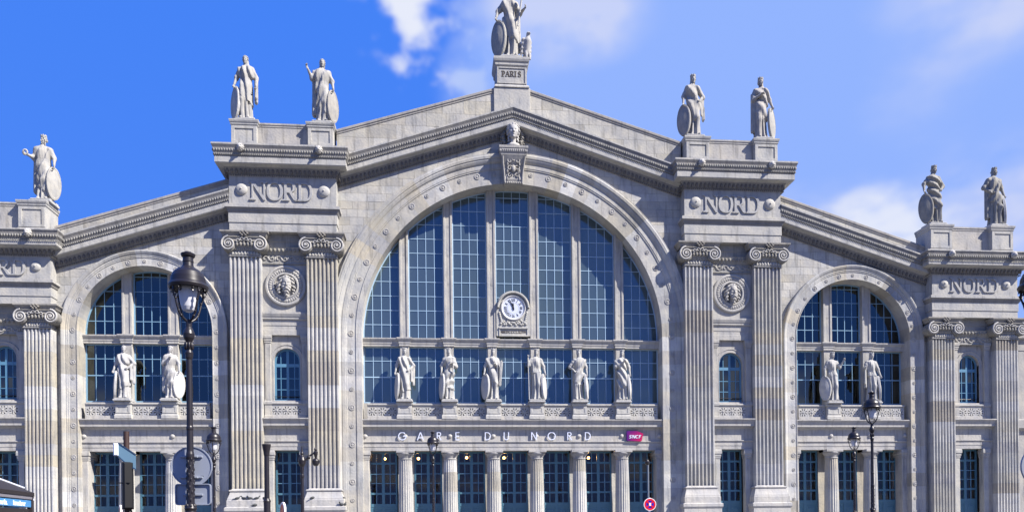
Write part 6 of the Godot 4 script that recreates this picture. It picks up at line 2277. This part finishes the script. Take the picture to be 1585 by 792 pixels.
func sky_row(y: int, w: int, h: int, n1: FastNoiseLite, n2: FastNoiseLite) -> PackedFloat32Array:
	var data := PackedFloat32Array()
	data.resize(w * 3)
	var i := 0
	var el := PI / 2 - PI * (y + 0.5) / h
	var up := sin(el)
	var ce := cos(el)
	if up < -0.08:
		data.fill(0.24 / EXPOSURE)
		return data
	for x in w:
		var az := wrapf(TAU * (x + 0.5) / w, -PI, PI)        # the first column looks along -z
		var d := Vector3(sin(az) * ce, up, -cos(az) * ce)
		var azd := rad_to_deg(az)
		var eld := rad_to_deg(el)
		var t := pow(clampf(1.0 - up, 0.0, 1.0), 3.0)
		var q := d / maxf(up + 0.16, 0.05)
		var v := n1.get_noise_3d(q.x * 0.9, q.z * 0.9, 0.0)
		var soft := n2.get_noise_3d(q.x, q.z, 4.0)
		# clear blue, paler towards the horizon
		var c := Vector3(0.054, 0.222, 0.93).lerp(Vector3(0.16, 0.34, 0.90), t * 0.75)
		# a thin veil drawn over the right half, from behind the summit round to the sun
		if azd > -30.0 and azd < 126.0:
			var veil := smoothstep(2.0, 9.0, azd + 9.0 * v + 5.0 * soft + (eld - 30.0) * 0.2) * (1.0 - smoothstep(65.0, 125.0, azd))
			c = c.lerp(Vector3(0.305, 0.475, 1.0), veil * 0.94)
			if azd < 70.0 and eld < 60.0 and eld > -3.0:
				var f := n1.get_noise_3d(q.x * 3.0, q.z * 3.0, 21.0)
				var white := smoothstep(-0.15, 0.75, soft * 1.4 + 0.5 * v + 0.6 * exp(-pow((azd - 10.5) / 5.0, 2.0) - pow((eld - 34.0) / 3.5, 2.0)) + 0.75 * exp(-pow((azd - 38.0) / 9.0, 2.0) - pow((eld - 31.0) / 4.0, 2.0)))
				c = c.lerp(Vector3(0.62, 0.68, 0.94), clampf(white * (1.0 + 1.8 * f), 0.0, 1.0) * veil * 0.85)
				var bank := exp(-pow((azd - 31.0) / 4.5, 2.0) - pow((eld - 17.5) / 3.4, 2.0))
				c = c.lerp(Vector3(0.80, 0.84, 0.97), smoothstep(0.15, 0.95, bank * (1.0 + 0.9 * v + 1.6 * f)) * 0.9)
				# one white wisp trailing down left of the summit, and strays beside it
				if azd < 12.0:
					var g := n1.get_noise_3d(q.x * 6.5, q.z * 6.5, 3.0)
					var along := clampf((36.5 - eld) / 9.0, 0.0, 1.0)
					var off := azd - lerpf(-4.4, 0.4, along) + 1.8 * f
					var wisp := exp(-pow(off / lerpf(3.3, 1.5, along), 2.0)) * (1.0 - smoothstep(0.3, 1.0, along) * 0.6) * (1.0 - smoothstep(0.85, 1.0, along)) * (1.0 - smoothstep(40.0, 48.0, eld))
					c = c.lerp(Vector3(0.84, 0.87, 0.97), smoothstep(0.08, 0.85, wisp * (1.05 + 1.2 * f) + (1.9 * g + 0.6 * f) * sqrt(wisp) * (1.2 - wisp)) * 0.95)
					var stray := exp(-pow((azd - 3.0) / 2.4, 2.0) - pow((eld - 30.5) / 3.4, 2.0))
					c = c.lerp(Vector3(0.45, 0.58, 0.96), smoothstep(0.15, 0.9, stray * (0.7 + 2.2 * g + 1.2 * f)) * 0.8)
		# added cloud out of view, shaped for the fill light and window reflections
		var rest := smoothstep(40.0, 75.0, absf(azd))
		c = c.lerp(Vector3(0.70, 0.75, 0.90), smoothstep(0.06, 0.5, v + 0.35 * soft) * 0.95 * exp(-1.4 * maxf(up, 0.0)) * rest)
		if up < 0.0:
			c = Vector3(0.25, 0.24, 0.23).lerp(c, exp(up * 18.0))
		data[i] = c.x / EXPOSURE
		data[i + 1] = c.y / EXPOSURE
		data[i + 2] = c.z / EXPOSURE
		i += 3
	return data


func make_sky() -> PanoramaSkyMaterial:
	var w := 2048
	var h := 1024
	var n1 := FastNoiseLite.new()
	n1.seed = 5
	n1.frequency = 1.35
	n1.fractal_octaves = 6
	n1.fractal_gain = 0.55
	var n2 := FastNoiseLite.new()
	n2.seed = 19
	n2.frequency = 0.8
	n2.fractal_octaves = 3
	var rows := []
	rows.resize(h)
	var job := WorkerThreadPool.add_group_task(func(y: int): rows[y] = sky_row(y, w, h, n1, n2), h)
	WorkerThreadPool.wait_for_group_task_completion(job)
	var data := PackedFloat32Array()
	for r in rows:
		data.append_array(r)
	var im := Image.create_from_data(w, h, false, Image.FORMAT_RGBF, data.to_byte_array())
	var m := PanoramaSkyMaterial.new()
	m.panorama = ImageTexture.create_from_image(im)
	return m


var lettering: StandardMaterial3D


func _ready() -> void:
	rnd.seed = 7
	# camera: level, lens shifted up, very slightly rolled
	var cam := Camera3D.new()
	cam.name = "camera"
	var rt := Vector3(0.99557, -0.01099, 0.09341)
	var upv := Vector3(0.01094, 0.99994, 0.00103)
	cam.transform = Transform3D(Basis(rt, upv, rt.cross(upv)).orthonormalized(), Vector3(-5.446, 1.65, 53.870))
	cam.projection = Camera3D.PROJECTION_FRUSTUM
	cam.near = 0.1
	cam.far = 4000.0
	var focal := 1195.5
	cam.size = 0.1 * 792.0 / focal
	cam.frustum_offset = Vector2(0.0, 0.1 * (807.0 - 396.0) / focal)
	add_child(cam)
	cam.current = true
	# sky, sun, exposure
	var env := Environment.new()
	env.background_mode = Environment.BG_SKY
	env.sky = Sky.new()
	env.sky.sky_material = make_sky()
	env.background_energy_multiplier = 1.0
	env.tonemap_mode = Environment.TONE_MAPPER_LINEAR
	env.tonemap_exposure = EXPOSURE
	env.sdfgi_enabled = true
	env.ssao_enabled = true
	env.ssil_enabled = true
	var we := WorldEnvironment.new()
	we.name = "world_environment"
	we.environment = env
	add_child(we)
	var sun := DirectionalLight3D.new()
	sun.name = "sun"
	sun.light_energy = 1.6
	sun.light_color = Color(1.0, 0.972, 0.925)
	sun.light_angular_distance = 0.5
	sun.shadow_enabled = true
	add_child(sun)
	sun.look_at_from_position(Vector3.ZERO, -Vector3(1.6, 1.75, 1.0))
	make_materials()
	# ground
	var asphalt := StandardMaterial3D.new()
	asphalt.albedo_color = Color(0.05, 0.05, 0.052).linear_to_srgb()
	asphalt.roughness = 0.9
	var g := mk(Color.WHITE)
	g.quad(Vector3(-2500, -0.14, 2500), Vector3(2500, -0.14, 2500), Vector3(2500, -0.14, -2500), Vector3(-2500, -0.14, -2500))
	struct("ground", g, asphalt)
	var pave := StandardMaterial3D.new()
	pave.albedo_color = Color(0.22, 0.215, 0.205).linear_to_srgb()
	pave.roughness = 0.9
	var p := mk(Color.WHITE)
	p.block(-80, 80, -20, 22, -0.14, 0.0, 0.02)
	p.xf = Transform3D()
	p.v.clear()
	p.n.clear()
	p.c.clear()
	p.ix.clear()
	p.box(-80, 80, -0.2, 0.0, -12, 26)
	struct("pavement", p, pave)
	build_station()
	build_clock()
	build_name()
	build_hall_lamps()
	build_statues()
	carve_all()
	build_street()
